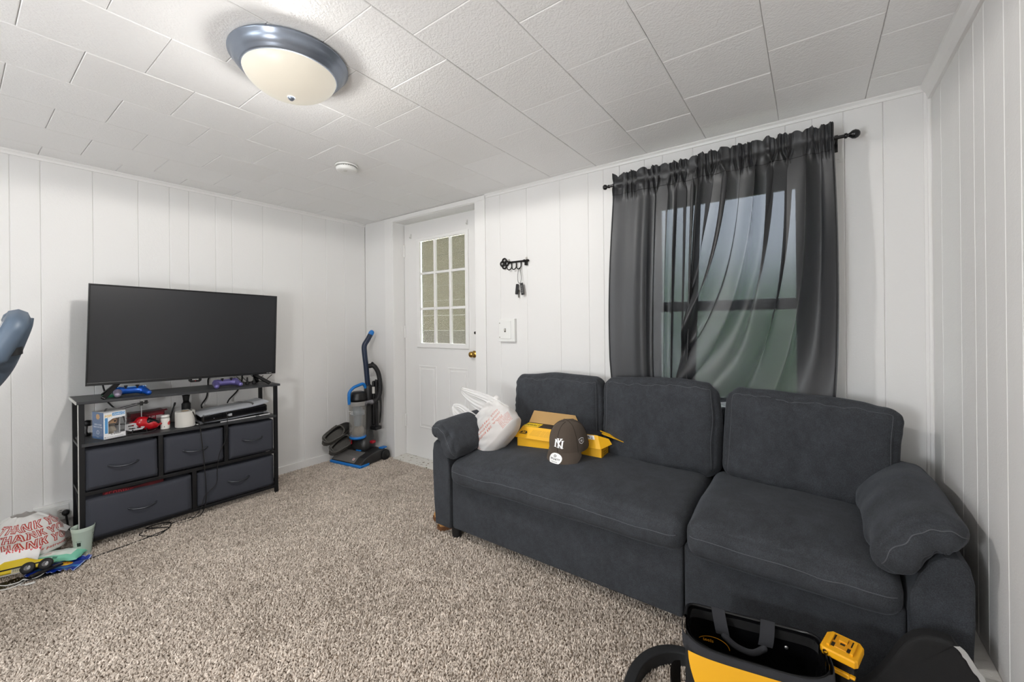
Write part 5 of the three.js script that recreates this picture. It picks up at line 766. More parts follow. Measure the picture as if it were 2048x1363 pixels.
{ // toy helicopter
  const o = thing('toy_helicopter', 'small red toy helicopter with black rotors on the stand shelf', 'toy helicopter'); onStand(o, 0.265, shelfY(0.27), -0.085, -0.12);
  const redG = phys(0xb80f1c, 0.25, { clearcoat: 0.5 }), alu = std(0xb9b9bd, 0.35, { metalness: 0.6 });
  const body = part('fuselage', blob([[[-0.005, 0.06, 0], [0.045, 0.045, 0], 0.025, 0.022], [[0.045, 0.042, 0], [0.088, 0.036, 0], 0.02, 0.004], [[-0.01, 0.076, 0], [0.012, 0.078, 0], 0.014, 0.012], [[-0.01, 0.05, 0], [-0.05, 0.058, 0], 0.016, 0.008], [[0.02, 0.028, 0], [0.06, 0.026, 0], 0.014, 0.008]], { cell: 0.004, k: 0.02 }), redG, o);
  part('canopy', blob([[[0.032, 0.06, 0.004], [0.07, 0.047, 0.003], 0.0215, 0.0115]], { cell: 0.003, k: 0.01 }), blackGloss, body, 'black cockpit canopy');
  for (const s of [-1, 1]) part('side_frame', boxUV(ext([[-0.075, 0.03], [-0.05, 0.02], [0.0, 0.022], [0.012, 0.034], [-0.005, 0.055], [-0.04, 0.066], [-0.07, 0.062]], 0.003, { holes: [[[-0.058, 0.03], [-0.03, 0.03], [-0.03, 0.037], [-0.058, 0.037]], [[-0.022, 0.03], [-0.004, 0.032], [-0.008, 0.042], [-0.024, 0.04]], [[-0.06, 0.046], [-0.036, 0.046], [-0.036, 0.054], [-0.06, 0.053]]] }).translate(0, 0, s * 0.018 - 0.0015)), alu, o);
  for (const s of [-1, 1]) part('skid', merge([capped([[-0.07, 0.006, s * 0.032], [0.04, 0.005, s * 0.032], [0.058, 0.012, s * 0.032]], 0.0026, 20, 8), capped([[-0.04, 0.03, s * 0.014], [-0.044, 0.007, s * 0.032]], 0.003, 4, 8), capped([[0.018, 0.03, s * 0.014], [0.02, 0.007, s * 0.032]], 0.003, 4, 8)]), plasticBlack, o);
  part('tail_boom', capped([[-0.05, 0.058, 0], [-0.15, 0.072, -0.01]], 0.004, 8, 8), plasticBlack, o);
  part('mast', cyl(0.0022, 0.0022, 0.1, 10).translate(-0.002, 0.13, 0), alu, o);
  const blade = (len, wd, y, a, m, nm, tl) => { const g = bx(0.012, len, -0.0012, 0.0012, -wd / 2, wd / 2, 0.001); g.rotateX(0.15).rotateZ(tl).rotateY(a).translate(-0.002, y, 0); return part(nm, g, m, o); };
  part('rotor_head', merge([bx(-0.02, 0.018, 0.17, 0.176, -0.005, 0.005, 0.002), bx(-0.008, 0.006, 0.158, 0.182, -0.006, 0.006, 0.002), bx(0.012, 0.026, 0.166, 0.186, -0.007, 0.007, 0.002)]), plasticBlack, o);
  blade(0.125, 0.022, 0.176, Math.PI - 0.25, plasticBlack, 'rotor_blade', -0.22); blade(0.06, 0.02, 0.172, 2.2, plasticBlack, 'rotor_blade', -0.1);
  const dr = phys(0x5a1018, 0.4); blade(0.12, 0.022, 0.098, 0.12, dr, 'lower_blade', 0.16); blade(0.08, 0.022, 0.096, Math.PI + 0.4, dr, 'lower_blade', 0.05);
  part('flybar', merge([capped([[-0.1, 0.15, 0.02], [-0.002, 0.168, 0], [0.03, 0.172, -0.01]], 0.002, 8, 6), capped([[-0.112, 0.148, 0.022], [-0.088, 0.152, 0.018]], 0.005, 4, 8)]), plasticBlack, o);
}
{
  const o = thing('red_carton', 'dark red printed carton at the back of the shelf behind the toy helicopter', 'box'); onStand(o, 0.3, shelfY(0.3), -0.205, 0.05);
  const t = canvasTex(256, 160, (c, w, h) => { c.fillStyle = '#5a121b'; c.fillRect(0, 0, w, h); c.fillStyle = '#9c1f30'; c.fillRect(120, 20, 130, 120); c.fillStyle = '#c9b6b8'; c.fillRect(190, 40, 50, 60); c.fillStyle = '#23171b'; c.fillRect(10, 50, 90, 70); c.fillStyle = '#e8d9d9'; c.font = 'bold 26px sans-serif'; c.fillText('1:20', 132, 60); });
  part('carton', bx(-0.075, 0.085, 0, 0.105, -0.04, 0.04, 0.002), phys(0x4a1018, 0.45), o); part('print', new THREE.PlaneGeometry(0.156, 0.1).translate(0.005, 0.052, 0.0406), phys(0xffffff, 0.35, { map: t }), o);
}
{
  const o = thing('pill_bottle', 'white plastic pill bottle with a red mark beside the paper roll', 'bottle'); onStand(o, 0.373, shelfY(0.37), -0.09);
  part('bottle', lathe([[0.0001, 0], [0.021, 0], [0.0225, 0.003], [0.0225, 0.062], [0.02, 0.067], [0.0001, 0.067]], 36), phys(0xe9e7e1, 0.4), o);
  part('cap', lathe([[0.0001, 0.084], [0.019, 0.084], [0.021, 0.081], [0.0212, 0.067], [0.0001, 0.067]].reverse(), 36), phys(0xf0efea, 0.4), o);
  const t = canvasTex(128, 64, (c) => { c.clearRect(0, 0, 128, 64); c.fillStyle = '#d4504c'; c.beginPath(); c.ellipse(90, 30, 34, 15, -0.1, 0, 7); c.fill(); c.fillStyle = '#7a7a7a'; c.fillRect(8, 50, 10, 8); }); part('label', new THREE.CylinderGeometry(0.0228, 0.0228, 0.05, 20, 1, true, -0.6, 2).translate(0, 0.034, 0), phys(0xffffff, 0.5, { map: t, transparent: true, alphaTest: 0.5 }), o);
}
{
  const o = thing('toilet_roll', 'white roll of toilet paper standing on the shelf', 'toilet roll'); onStand(o, 0.465, shelfY(0.46), -0.068);
  const cr = dataTex(64, (u, v) => { const k = vnoise(u * 32, v * 32, 32, 3); return [k, k, k]; }); cr.repeat.set(30, 30);
  part('paper', lathe([[0.02, 0.002], [0.048, 0.001], [0.05, 0.004], [0.05, 0.094], [0.048, 0.098], [0.02, 0.097]], 48), phys(0xeeece6, 0.95, { bumpMap: cr, bumpScale: 0.001 }), o); part('tube_core', lathe([[0.02, 0.097], [0.0185, 0.097], [0.0185, 0.002]], 32), std(0xb59c7c, 0.9), o);
}
{
  const o = thing('shaker_bottle', 'matte black flared canister at the back of the shelf behind the paper roll', 'canister'); onStand(o, 0.5, shelfY(0.5), -0.19);
  part('body', lathe([[0.0001, 0], [0.024, 0], [0.024, 0.125], [0.017, 0.132], [0.0165, 0.138], [0.0001, 0.138]], 28), rubber, o); part('flare', lathe([[0.0001, 0.138], [0.015, 0.138], [0.0165, 0.15], [0.0195, 0.175], [0.0215, 0.178], [0.017, 0.176], [0.0001, 0.165]], 28), rubber, o);
  const r = thing('antenna', 'thin black folding antenna leaning behind the pill bottle', 'antenna'); onStand(r, 0.4, shelfY(0.4), -0.14);
  part('rod', smooth(tube([[0, 0.0, 0], [0.012, 0.06, -0.01], [0.034, 0.13, -0.02]], 0.0042, 20, 8)), rubber, r); part('tip', capped([[0.033, 0.125, -0.02], [0.036, 0.138, -0.021]], 0.0055, 3, 10), rubber, r);
  const b = thing('headset', 'small black headset hanging at the back left of the shelf', 'headset'); onStand(b, 0.055, shelfY(0.05), -0.235, 0.5);
  part('earcup', blob([[[0, 0.07, 0], [0.014, 0.068, 0], 0.018, 0.017]], { cell: 0.004 }), plasticBlack, b); part('stem', capped([[0, 0.07, 0], [-0.01, 0.02, 0.01], [0.005, 0.004, 0.01]], 0.005, 20, 8), plasticBlack, b); part('base', smooth(bx(-0.02, 0.025, 0, 0.012, -0.015, 0.02, 0.004)), plasticBlack, b);
}
{ // games console lying flat
  const o = thing('game_console', 'white and black games console lying flat on the stand shelf', 'games console'); onStand(o, 0.735, shelfY(0.72), -0.135); o.rotation.z = 0.035;
  const bl = phys(0x0b0b0f, 0.16), wt = phys(0xdfe3ea, 0.42), L = 0.4, D = 0.235;
  part('core', boxUV(smooth(bx(-L / 2 + 0.006, L / 2 - 0.012, 0.02, 0.07, -D / 2, D / 2 - 0.004, 0.012))), bl, o);
  const plate = (yf, sgn) => grid(40, 26, (u, v) => { const x = lerp(-L / 2, L / 2, u), z = lerp(-D / 2 - 0.006, D / 2 + 0.008 - 0.016 * Math.pow(2 * u - 1, 2), v), e = Math.pow(Math.abs(2 * u - 1), 3), f = Math.pow(Math.abs(2 * v - 1), 4); return [x, yf + sgn * (0.012 + 0.01 * e * (u > 0.5 ? 1.2 : -0.8) - 0.004 * f), z]; });
  part('top_plate', merge([plate(0.066, 1), plate(0.062, 1)]), wt, o, 'white top plate'); part('bottom_plate', merge([plate(0.022, -0.6), plate(0.026, -0.6)]), wt, o);
  part('swoosh', grid(30, 3, (u, v) => { const z = lerp(-D / 2, D / 2 - 0.01, u); return [0.07 + 0.05 * Math.sin(u * 2.6) + (v - 0.5) * (0.006 + 0.03 * (1 - u)), 0.0795 + 0.002 * Math.abs(u - 0.5) + 0.002, z]; }), bl, o);
  part('stand_foot', smooth(bx(-L / 2 + 0.02, L / 2 - 0.03, 0.002, 0.02, -D / 2 + 0.03, D / 2 - 0.02, 0.006)), bl, o);
  part('usb_plug', merge([smooth(bx(-0.055, -0.04, 0.04, 0.048, D / 2 - 0.004, D / 2 + 0.02, 0.002)), smooth(bx(-0.05, -0.03, 0.036, 0.052, D / 2 - 0.004, D / 2 + 0.002, 0.002))]), std(0xb9bcc2, 0.4), o); part('status_light', new THREE.SphereGeometry(0.002, 8, 6).translate(-0.13, 0.04, D / 2 - 0.003), std(0xb0b8c8, 0.3), o);
  const p = thing('stylus', 'slim white stick lying along the shelf edge before the console', 'stick'); onStand(p, 0.79, shelfY(0.79) + 0.004, -0.028, 0.02);
  part('stick', cyl(0.0042, 0.0042, 0.3, 12).rotateZ(Math.PI / 2), phys(0xdcdcde, 0.4), p); part('black_band', merge([0.06, 0.068, 0.076].map((x) => cyl(0.0046, 0.0046, 0.004, 12).rotateZ(Math.PI / 2).translate(x, 0, 0))), rubber, p).userData.kind = 'stuff';
  const q = thing('paper_slip', 'small white paper slip under the corner of the console', 'paper'); onStand(q, 0.545, shelfY(0.54), -0.055, 0.3); part('paper', grid(6, 6, (u, v) => [(u - 0.5) * 0.05, 0.002 + 0.004 * vnoise(u * 2, v * 2, 9, 3), (v - 0.5) * 0.035]), phys(0xe8e8e6, 0.7, { side: THREE.DoubleSide }), q);
}
// wires
{
  const f = (l) => l.map((p) => V(...p));
  cable(f([[0.17, 0.66, 1.435], [0.29, 0.66, 1.44], [0.345, 0.612, 1.436], [0.352, 0.585, 1.425], [0.353, 0.46, 1.41], [0.354, 0.32, 1.4], [0.352, 0.17, 1.392], [0.35, 0.08, 1.396], [0.33, 0.012, 1.42], [0.305, 0.01, 1.47], [0.298, 0.009, 1.547], [0.287, 0.009, 1.649], [0.312, 0.009, 1.7], [0.365, 0.01, 1.69], [0.412, 0.01, 1.644], [0.36, 0.013, 1.578], [0.295, 0.014, 1.558], [0.25, 0.012, 1.607], [0.262, 0.012, 1.66], [0.367, 0.014, 1.58], [0.4, 0.01, 1.7], [0.414, 0.009, 1.839], [0.437, 0.009, 1.965]]), 0.0028, rubber, 'charging_cable', 'thin black cable hanging before the drawers and looping over the carpet');
  cable(f([[0.33, 0.63, 1.275], [0.342, 0.628, 1.275], [0.352, 0.6, 1.273], [0.35, 0.56, 1.272], [0.35, 0.45, 1.285], [0.352, 0.38, 1.318], [0.352, 0.27, 1.331], [0.352, 0.19, 1.337], [0.352, 0.13, 1.4], [0.35, 0.06, 1.42], [0.345, 0.012, 1.47], [0.32, 0.01, 1.54]]), 0.0022, rubber, 'charging_cable', 'thinner black cable hanging from the front of the games console');
  cable(f([[0.13, 0.9, 1.82], [0.12, 0.84, 1.81], [0.11, 0.803, 1.8], [0.02, 0.77, 1.79], [0.014, 0.72, 1.76], [0.03, 0.67, 1.72], [0.04, 0.6, 1.7]]), 0.0042, rubber, 'television_cable', 'black cable dropping behind the left end of the stand');
  cable(f([[0.16, 0.87, 1.2], [0.03, 0.83, 1.27], [0.012, 0.78, 1.27], [0.016, 0.7, 1.28], [0.05, 0.655, 1.32], [0.09, 0.64, 1.33]]), 0.0045, rubber, 'television_cable', 'black cable running down the wall behind the games console');
  cable(f([[0.16, 0.87, 1.06], [0.03, 0.83, 1.06], [0.012, 0.78, 1.06], [0.02, 0.72, 1.09], [0.06, 0.665, 1.16], [0.09, 0.65, 1.18]]), 0.005, rubber, 'television_cable', 'thick black cable curving down behind the right end of the console');
  const w = thing('plug_cluster', 'tangle of thin black leads with two upright plugs under the television', 'cables'); onStand(w, 0.86, topY(0.86), -0.14);
  for (const [a, b, c2] of [[-0.09, 0.0, 0.06], [-0.06, -0.02, 0.05], [0.0, 0.02, 0.05]]) part('lead', tube([[a, 0.06, 0], [a + 0.04, 0.02, 0.01 + b], [a + 0.08, 0.008, b], [a + 0.12, 0.03, -0.01], [a + 0.14, c2, 0]], 0.0022, 40, 6), rubber, w);
  for (const x of [-0.03, 0.012]) part('plug', lathe([[0.0001, 0], [0.011, 0], [0.012, 0.006], [0.006, 0.022], [0.004, 0.05], [0.0001, 0.05]], 16).translate(x, 0, 0.02), rubber, w);
}
// ---------------------------------------------------------------- clutter on the carpet at the left
{
  const tex = canvasTex(1024, 512, (c, w, h) => {
    c.fillStyle = '#f2f1ee'; c.fillRect(0, 0, w, h); c.strokeStyle = '#c23b32'; c.lineWidth = 7; c.font = 'bold 100px sans-serif'; c.textAlign = 'center';
    for (let k = 0; k < 3; k++) c.strokeText('THANK YOU', 610, 130 + k * 92, 390);
    c.fillStyle = '#d0463e'; c.font = 'italic bold 36px sans-serif'; c.fillText('for your patronage', 640, 372, 260); c.beginPath(); c.arc(500, 360, 22, 0, 7); c.fill();
  });
  const o = thing('shopping_bag', 'crumpled white carrier bag with red THANK YOU print on the carpet', 'bag', [0.165, 0.0, 2.115], 1.2);
  const surf = (u, v) => { const a = u * 6.28318, c = Math.cos(a), s = Math.sin(a), prof = v < 0.2 ? Math.sqrt(v / 0.2) : Math.pow(Math.max(0, 1 - Math.pow((v - 0.2) / 0.82, 2.2)), 0.5); let x = Math.sin(a) * 0.155 * lerp(0.85, 1, prof) * (0.12 + 0.88 * prof), z = -Math.cos(a) * 0.1 * (0.12 + 0.88 * prof); const k = 0.016; x += k * crumple(s * 0.1, v * 0.2, c * 0.1, 26, 5); z += k * crumple(s * 0.1, v * 0.2, c * 0.1, 26, 15); return [x, 0.006 + v * 0.235 + 0.012 * crumple(s * 0.1, v * 0.2, c * 0.1, 20, 25) * v, z]; };
  part('bag_body', flipU(grid(90, 50, surf, true)), bagMat(tex, 0.3), o);
  const plain = bagMat(canvasTex(8, 8, (c) => { c.fillStyle = '#f7f6f5'; c.fillRect(0, 0, 8, 8); }), 0.35);
  part('bag_handle', grid(30, 10, (u, v) => [lerp(-0.02, 0.16, u), 0.17 - 0.05 * u + 0.03 * Math.sin(u * 3) + 0.01 * crumple(u * 0.2, v * 0.1, 0, 30, 3), -0.03 + v * 0.06 + 0.012 * crumple(u * 0.2, v * 0.1, 1, 24, 8)]), plain, o);
  const t2 = canvasTex(256, 128, (c, w, h) => { c.fillStyle = '#f3f3f4'; c.fillRect(0, 0, w, h); c.fillStyle = '#d3343a'; c.font = 'italic bold 40px sans-serif'; c.fillText('Kitkatos', 100, 110); });
  const b = thing('white_wrapper', 'flattened white wrapper with small red lettering before the carrier bag', 'wrapper', [0.275, 0.012, 2.17], 1.25);
  part('wrapper', grid(50, 24, (u, v) => { const x = (u - 0.5) * 0.2, z = (v - 0.5) * 0.12, e = 1 - Math.pow(2 * v - 1, 2), k = Math.pow(Math.sin(u * 3.14), 0.4); return [x, (0.085 * (1 - v) + 0.01) * 1 + 0.03 * e * k * (0.7 + 0.5 * crumple(x, z, 0, 30, 3)), z]; }), phys(0xffffff, 0.5, { map: t2, side: THREE.DoubleSide }), b);
}
{ // cup
  const o = thing('plastic_cup', 'pale green plastic cup with black print standing before the drawers', 'cup', [0.318, 0.004, 1.925]);
  const t = canvasTex(512, 256, (c, w, h) => { c.fillStyle = '#c3d3c6'; c.fillRect(0, 0, w, h); c.fillStyle = '#16211d'; for (const x of [60, 316]) { c.beginPath(); c.ellipse(x, 128, 26, 56, 0, 0, 7); c.fill(); c.fillStyle = '#c3d3c6'; c.beginPath(); c.ellipse(x - 4, 128, 15, 40, 0, 0, 7); c.fill(); c.fillStyle = '#16211d'; c.font = 'bold 20px sans-serif'; c.fillText('FRESH', x - 30, 62); c.fillText('STAY', x - 20, 210); c.fillRect(x + 90, 118, 34, 38); c.font = '12px sans-serif'; c.fillText('RECYCLE', x + 84, 110); } });
  const body = new THREE.LatheGeometry([[0.031, 0.002], [0.0375, 0.07], [0.043, 0.128]].map((p) => new THREE.Vector2(...p)), 40, 2.1);
  part('cup_wall', body, phys(0xffffff, 0.4, { map: t, transmission: 0.2, thickness: 0, side: THREE.DoubleSide }), o);
  part('lip', lathe([[0.043, 0.128], [0.0445, 0.13], [0.0455, 0.143], [0.0465, 0.146], [0.0448, 0.147], [0.0438, 0.143], [0.0422, 0.128]], 40), phys(0xc9d8cc, 0.35, { side: THREE.DoubleSide }), o); part('cup_floor', cyl(0.0312, 0.031, 0.003, 32).translate(0, 0.004, 0), phys(0xaebfb2, 0.4), o);
}
{ // pack of wipes
  const o = thing('wipes_pack', 'mint green soft pack lying on the carpet beside the pale cup', 'packet', [0.32, 0.016, 2.015], 0.95);
  const t = canvasTex(512, 256, (c, w, h) => { c.fillStyle = '#7fcbb0'; c.fillRect(0, 0, w, h); c.fillStyle = '#dfe9e2'; c.fillRect(70, 60, 360, 150); c.fillStyle = '#c05a55'; c.font = 'bold 26px sans-serif'; c.fillText('WIPES', 130, 120); c.fillRect(130, 136, 90, 6); c.fillStyle = '#4d8f79'; c.fillRect(180, 14, 130, 26); c.font = 'bold 20px sans-serif'; c.fillStyle = '#e8f3ee'; c.fillText('fresh', 215, 34); });
  const sf = (sg) => grid(48, 30, (u, v) => { const x = (u - 0.5) * 0.2, z = (v - 0.5) * 0.105, e = Math.pow(Math.max(0, Math.sin(u * 3.14159)), 0.35) * Math.pow(Math.max(0, Math.sin(v * 3.14159)), 0.35); return [x, 0.014 + sg * (0.0006 + 0.026 * e * (sg > 0 ? 1 : 0.5)) + 0.005 * n3(x * 40, z * 40, sg, 4) * (1 - e) + 0.003 * n3(x * 60, z * 60, 0, 9), z + 0.006 * Math.sin(u * 16) * (1 - e)]; });
  part('pouch', merge([sf(1), sf(-1)]), phys(0xffffff, 0.3, { map: t, side: THREE.DoubleSide }), o);
}
{ // toy car tipped on its side, blue bag, black stick, white cable
  const o = thing('toy_car', 'yellow toy car with black wheels tipped over before the white bags', 'toy car', [0.365, 0.012, 2.14], 1.25);
  const yl = phys(0xd8bb0c, 0.3, { clearcoat: 0.5 }), L = 0.2;
  part('car_body', boxUV(merge([ext([[-0.1, 0.012], [0.1, 0.012], [0.104, 0.03], [0.09, 0.042], [0.05, 0.048], [0.02, 0.066], [-0.05, 0.068], [-0.08, 0.05], [-0.102, 0.044]], 0.07, { bevel: 0.007, seg: 3 }).translate(0, 0, -0.042)])), yl, o);
  part('side_stripe', bx(-0.1, 0.085, 0.028, 0.034, 0.0345, 0.0362), blackGloss, o); part('decal', new THREE.PlaneGeometry(0.034, 0.02).translate(-0.005, 0.021, 0.0355), phys(0xffffff, 0.5, { map: canvasTex(64, 40, (c) => { c.fillStyle = '#cfc7a0'; c.fillRect(0, 0, 64, 40); c.fillStyle = '#444'; for (let i = 0; i < 9; i++) c.fillRect(4 + i * 6, 4, 3, 32); }) }), o);
  part('windscreen', boxUV(ext([[0.018, 0.05], [0.046, 0.047], [0.018, 0.063], [-0.045, 0.064], [-0.068, 0.052]], 0.0715, { bevel: 0.001 }).translate(0, 0, -0.0415)), blackGloss, o);
  for (const x of [0.03, 0.088]) for (const s of [-1, 1]) { const w = part('wheel', lathe([[0.0001, 0.009], [0.012, 0.009], [0.022, 0.007], [0.025, 0.002], [0.025, -0.008], [0.02, -0.01], [0.0001, -0.01]].reverse(), 28).rotateX(s * Math.PI / 2).translate(x - (x < 0.05 ? 0.0 : 0), 0.018, s * 0.038), rubber, o); part('hubcap', lathe([[0.0001, 0.012], [0.005, 0.011], [0.011, 0.009]].reverse(), 18).rotateX(s * Math.PI / 2).translate(x, 0.018, s * 0.038), std(0x8e8e90, 0.25, { metalness: 0.9 }), w); }
  o.rotation.set(-0.45, 1.25, 0, 'YXZ'); o.position.y = 0.02; void L;
  const t = canvasTex(256, 256, (c, w, h) => { c.fillStyle = '#12309a'; c.fillRect(0, 0, w, h); c.fillStyle = '#2f7bd8'; c.fillRect(0, 60, 256, 40); c.fillStyle = '#e3b71e'; c.beginPath(); c.ellipse(150, 150, 46, 30, -0.4, 0, 7); c.fill(); c.fillStyle = '#c9302c'; c.font = 'bold 30px sans-serif'; c.fillText('CHIPS', 104, 160); c.strokeStyle = '#b8c7ee'; c.lineWidth = 6; c.strokeRect(6, 6, 244, 244); });
  const b = thing('chip_bag', 'crinkled blue snack bag lying flat under the mint green pack', 'bag', [0.405, 0.012, 2.02], 0.9);
  part('foil', grid(40, 30, (u, v) => { const x = (u - 0.5) * 0.2, z = (v - 0.5) * 0.13; return [x, 0.002 + 0.012 * vnoise(u * 7, v * 5, 1e6, 3) + 0.004 * Math.sin(u * 50) * (Math.abs(v - 0.5) > 0.44 ? 1 : 0), z]; }), phys(0xffffff, 0.22, { map: t, metalness: 0.3, side: THREE.DoubleSide }), b);
  const s = thing('black_stick', 'short black plastic strip lying across the blue snack bag', 'strip', [0.448, 0.028, 2.068], 0.35); part('strip', smooth(bx(-0.011, 0.011, 0, 0.01, -0.06, 0.05, 0.003)), plasticBlack, s);
  const w = thing('white_cable', 'white charging cable trailing on the carpet before the toy car', 'cable');
  const wm = phys(0xe9e9e6, 0.4); part('cord', tube([[0.3, 0.012, 2.3], [0.38, 0.014, 2.22], [0.425, 0.013, 2.185], [0.436, 0.014, 2.15], [0.42, 0.013, 2.135], [0.45, 0.013, 2.115], [0.452, 0.02, 2.08], [0.44, 0.034, 2.062]], 0.0024, 90, 6), wm, w); part('cord', tube([[0.33, 0.012, 2.33], [0.43, 0.013, 2.23], [0.468, 0.013, 2.185], [0.462, 0.013, 2.15], [0.442, 0.013, 2.13]], 0.0024, 60, 6), wm, w); part('connector', smooth(bx(-0.005, 0.005, -0.003, 0.003, -0.016, 0.016, 0.002)).rotateY(-0.3).translate(0.495, 0.014, 2.12), wm, w); part('cord', tube([[0.462, 0.013, 2.15], [0.478, 0.013, 2.145], [0.49, 0.014, 2.132]], 0.0022, 20, 6), wm, w);
  const k = thing('black_sleeve', 'black folded plastic sleeve under the yellow toy car', 'sleeve', [0.42, 0.006, 2.14], 1.3); part('sleeve', grid(30, 12, (u, v) => [(u - 0.5) * 0.26, 0.004 + 0.008 * vnoise(u * 8, v * 3, 1e6, 5), (v - 0.5) * 0.07]), phys(0x101012, 0.3, { side: THREE.DoubleSide }), k);
}
// ---------------------------------------------------------------- gaming chair at the left edge
{
  const o = thing('gaming_chair', 'blue grey leather gaming chair with a strapped black head pillow at the left', 'chair', [0.94, 0.0, 2.54], -0.06); o.scale.setScalar(0.972);
  const lea = phys(new THREE.Color().setRGB(0.085, 0.118, 0.165), 0.45), dk = phys(0x17181b, 0.42), silver = phys(0xc9c9cb, 0.4);
  // the back: a winged shell, reclined; local z forward, so the back leans to -z
  const side = [[0, 0.42], [-0.07, 0.6], [-0.17, 0.82], [-0.265, 0.99], [-0.325, 1.08], [-0.365, 1.16], [-0.395, 1.235], [-0.4, 1.268]], crv = new THREE.CatmullRomCurve3(side.map((p) => V(0, p[1], p[0])), false, 'centripetal');
  const prof = (t) => { const p = crv.getPointAt(t), d = crv.getTangentAt(t); return { p, n: V(0, -d.z, d.y).normalize() }; };   // n points forward
  const hw = (t) => lerp(0.24, 0.27, smoothstep(t, 0, 0.45)) * (t > 0.6 ? lerp(1, 0.66, smoothstep(t, 0.6, 0.82)) : 1) * (t > 0.93 ? Math.sqrt(Math.max(0.003, 1 - Math.pow((t - 0.93) / 0.075, 2))) : 1);
  const shell = (front, k) => grid(40, 60, (u, v) => { const { p, n } = prof(v), x = lerp(-1, 1, u) * hw(v), e = Math.pow(Math.abs(2 * u - 1), 2.2), wing = e * (v > 0.25 && v < 0.8 ? 0.07 : 0.03); const th = front ? 0.045 * Math.pow(Math.max(0, 1 - Math.pow(Math.abs(2 * u - 1), 6)), 0.5) : -(0.045 - 0.03 * smoothstep(v, 0.7, 1)) * Math.pow(Math.max(0, 1 - Math.pow(Math.abs(2 * u - 1), 6)), 0.5); return [x, p.y + n.y * (th + wing), p.z + n.z * (th + wing)]; });
  part('backrest', merge([shell(true), shell(false)]), lea, o);
  const rail = (s, off, r) => { const l = []; const ring = []; for (let i = 0; i <= 50; i++) { const v = i / 50 * 0.995, { p, n } = prof(v); l.push(V(s * hw(v) * 1.0, p.y + n.y * ((v > 0.25 && v < 0.8 ? 0.07 : 0.04) + off), p.z + n.z * ((v > 0.25 && v < 0.8 ? 0.07 : 0.04) + off))); } return tube(l, r, 120, 8); };
  part('bolster', merge([rail(1, -0.012, 0.034)]), lea, o); part('bolster', merge([rail(-1, -0.012, 0.034)]), lea, o); { const { p, n } = prof(0.985); part('top_roll', capped([[-0.1, p.y + n.y * 0.03, p.z + n.z * 0.03], [0, p.y + n.y * 0.03 + 0.004, p.z + n.z * 0.03], [0.1, p.y + n.y * 0.03, p.z + n.z * 0.03]], 0.036, 16, 12), lea, o); }
  part('piping', merge([rail(1.03, 0.016, 0.0042)]), silver, o); part('piping', merge([rail(1.06, -0.022, 0.0028)]), dk, o);
  part('head_pillow', cushion(0.33, 0.2, 0.1, { r: 0.045, by: 0.005, bz: 0.02, n: [24, 16, 10], wr: 0.006, s: 14, warp: (p) => p.applyEuler(new THREE.Euler(-0.42, 0, 0)).add(V(0, 1.125, -0.262)) }).geo, dk, o);
  part('pillow_strap', grid(40, 4, (u, v) => { const a = u * 6.28318, w = 0.186, y = 1.138 + (v - 0.5) * 0.028; return [Math.sign(Math.cos(a)) * Math.pow(Math.abs(Math.cos(a)), 0.4) * w, y - 0.006 * Math.sin(a), -0.325 + Math.sign(Math.sin(a)) * Math.pow(Math.abs(Math.sin(a)), 0.5) * 0.06]; }, true), dk, o);
  part('seat', cushion(0.54, 0.12, 0.52, { r: 0.05, by: 0.02, n: [22, 8, 22], warp: (p) => p.add(V(0, 0.42, 0.24)) }).geo, lea, o);
  for (const s of [-1, 1]) part('armrest', merge([smooth(bx(s * 0.31 - 0.045, s * 0.31 + 0.045, 0.66, 0.69, 0.06, 0.32, 0.012)), bx(s * 0.31 - 0.018, s * 0.31 + 0.018, 0.36, 0.665, 0.16, 0.22, 0.006), bx(Math.min(s * 0.31, s * 0.2), Math.max(s * 0.31, s * 0.2), 0.345, 0.365, 0.16, 0.22, 0.004)]), dk, o);
  part('gas_lift', merge([cyl(0.028, 0.028, 0.18, 20).translate(0, 0.25, 0.22), cyl(0.045, 0.06, 0.1, 20).translate(0, 0.12, 0.22), bx(-0.1, 0.1, 0.33, 0.365, 0.1, 0.34, 0.01)]), dk, o);
  for (let i = 0; i < 5; i++) { const a = i / 5 * 6.283 + 0.3, c = Math.cos(a), s = Math.sin(a); part('base_leg', capped([[0, 0.11, 0.22], [c * 0.16, 0.095, 0.22 + s * 0.16], [c * 0.3, 0.07, 0.22 + s * 0.3]], 0.022, 12, 10), dk, o); part('caster', merge([cyl(0.028, 0.028, 0.02, 18).rotateX(Math.PI / 2).rotateY(a).translate(c * 0.3, 0.029, 0.22 + s * 0.3), cyl(0.01, 0.01, 0.03, 10).translate(c * 0.3, 0.06, 0.22 + s * 0.3)]), rubber, o); }
}
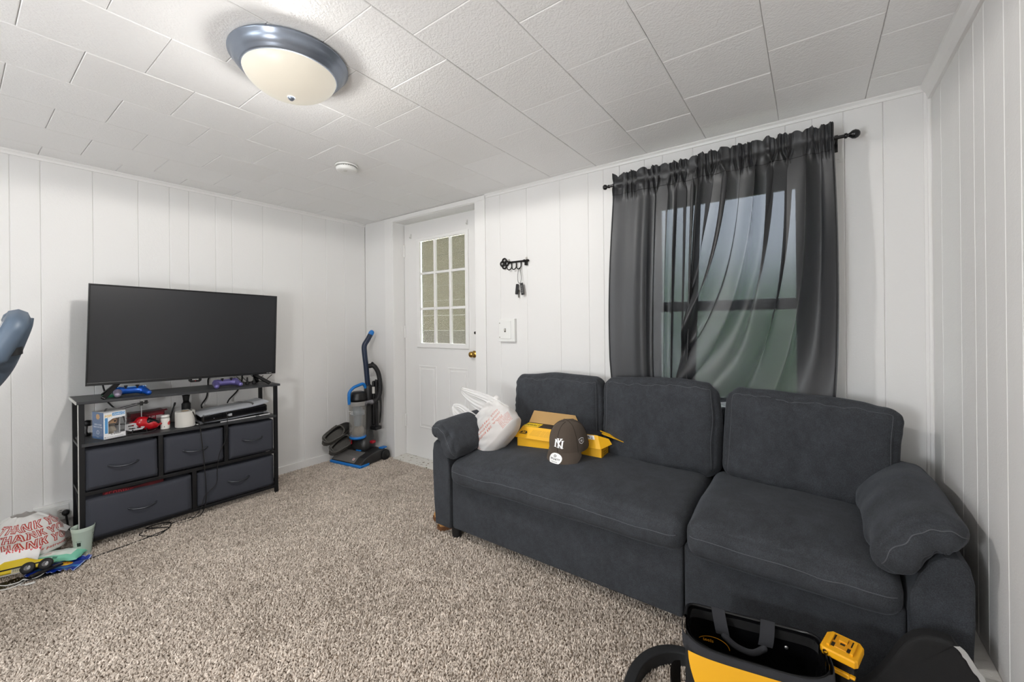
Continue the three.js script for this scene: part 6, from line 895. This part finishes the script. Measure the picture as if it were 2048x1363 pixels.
// ---------------------------------------------------------------- outdoors, seen through the glass and the curtain
{
  struct('ground', bx(-8, 12, -0.4, -0.3, -14, -0.15), std(0x7c8464, 1));
  const tan = std(new THREE.Color().setRGB(0.36, 0.31, 0.22), 0.8);
  const pw = structGroup('porch', 'tan boarded porch wall outside the door'); 
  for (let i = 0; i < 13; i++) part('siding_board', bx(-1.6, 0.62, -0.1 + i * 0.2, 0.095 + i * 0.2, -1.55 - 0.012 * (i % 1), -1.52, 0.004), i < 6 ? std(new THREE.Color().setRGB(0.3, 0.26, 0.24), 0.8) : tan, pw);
  part('porch_roof', bx(-1.8, 1.75, 2.5, 2.58, -1.9, -0.15), trimWhite, pw); part('porch_floor', bx(-1.8, 1.75, -0.3, -0.02, -1.9, -0.17), std(0x8c8a86, 0.9), pw);
  part('porch_post', bx(1.6, 1.7, -0.02, 2.5, -1.85, -1.75), trimWhite, pw);
  const leafM = [phys(0x9fbf88, 0.7, { side: THREE.DoubleSide, transmission: 0.4, thickness: 0 }), phys(0xb4cfa6, 0.7, { side: THREE.DoubleSide, transmission: 0.4, thickness: 0 })];
  const tree = (x, z, h, r, sd, label) => {
    reseed(sd); const o = thing('tree', label, 'tree', [x, -0.3, z]); part('trunk', smooth(tube([[0, 0, 0], [0.05, h * 0.3, 0.03], [0, h * 0.75, 0]], 0.09, 20, 8)), std(0x54422f, 0.9), o);
    const pos = []; for (let i = 0; i < 1500; i++) { const a = rnd() * 6.283, b = Math.acos(2 * rnd() - 1), q = r * Math.cbrt(rnd()) * (0.75 + 0.5 * vnoise(a * 1.5, b * 2, 1e6, sd)), c = V(Math.sin(b) * Math.cos(a) * q, h * 0.66 + Math.cos(b) * q * 1.1, Math.sin(b) * Math.sin(a) * q), e = new THREE.Euler(rnd() * 6, rnd() * 6, rnd() * 6), s = 0.07 + 0.08 * rnd(); for (const t of [[-1, 0, 0], [0, -0.45, 0.15], [1, 0, 0], [-1, 0, 0], [1, 0, 0], [0, 0.45, 0.15]]) { const v = V(...t).multiplyScalar(s).applyEuler(e).add(c); pos.push(v.x, v.y, v.z); } }
    const g = new THREE.BufferGeometry(); g.setAttribute('position', new THREE.Float32BufferAttribute(pos, 3)); g.computeVertexNormals(); const f = part('foliage', g, leafM[sd % 2], o); f.userData.kind = 'stuff';
  };
  tree(0.2, -4.4, 3.2, 1.1, 1, 'green tree beyond the porch seen through the right door panes'); tree(2.0, -6.6, 2.3, 1.0, 2, 'leafy tree outside the left part of the curtained window'); tree(3.6, -4.4, 2.2, 0.9, 3, 'leafy tree outside the right part of the curtained window'); tree(-0.4, -8.6, 3.4, 1.5, 4, 'tree standing farthest out beyond the curtained window');
}
// alike things share a group
for (const [n, g] of Object.entries({ clog: 'pair of dark grey clogs', slipper: 'pair of tan shoes by the sofa', curtain: 'black satin curtain panels', game_controller: 'game controllers on the stand', charging_cable: 'thin cables before the drawers', television_cable: 'cables behind the stand', tree: 'trees outside' })) for (const o of scene.children) if (o.name.replace(/_\d{3}$/, '') === n) o.userData.group = g;
renderer.render(scene, camera);
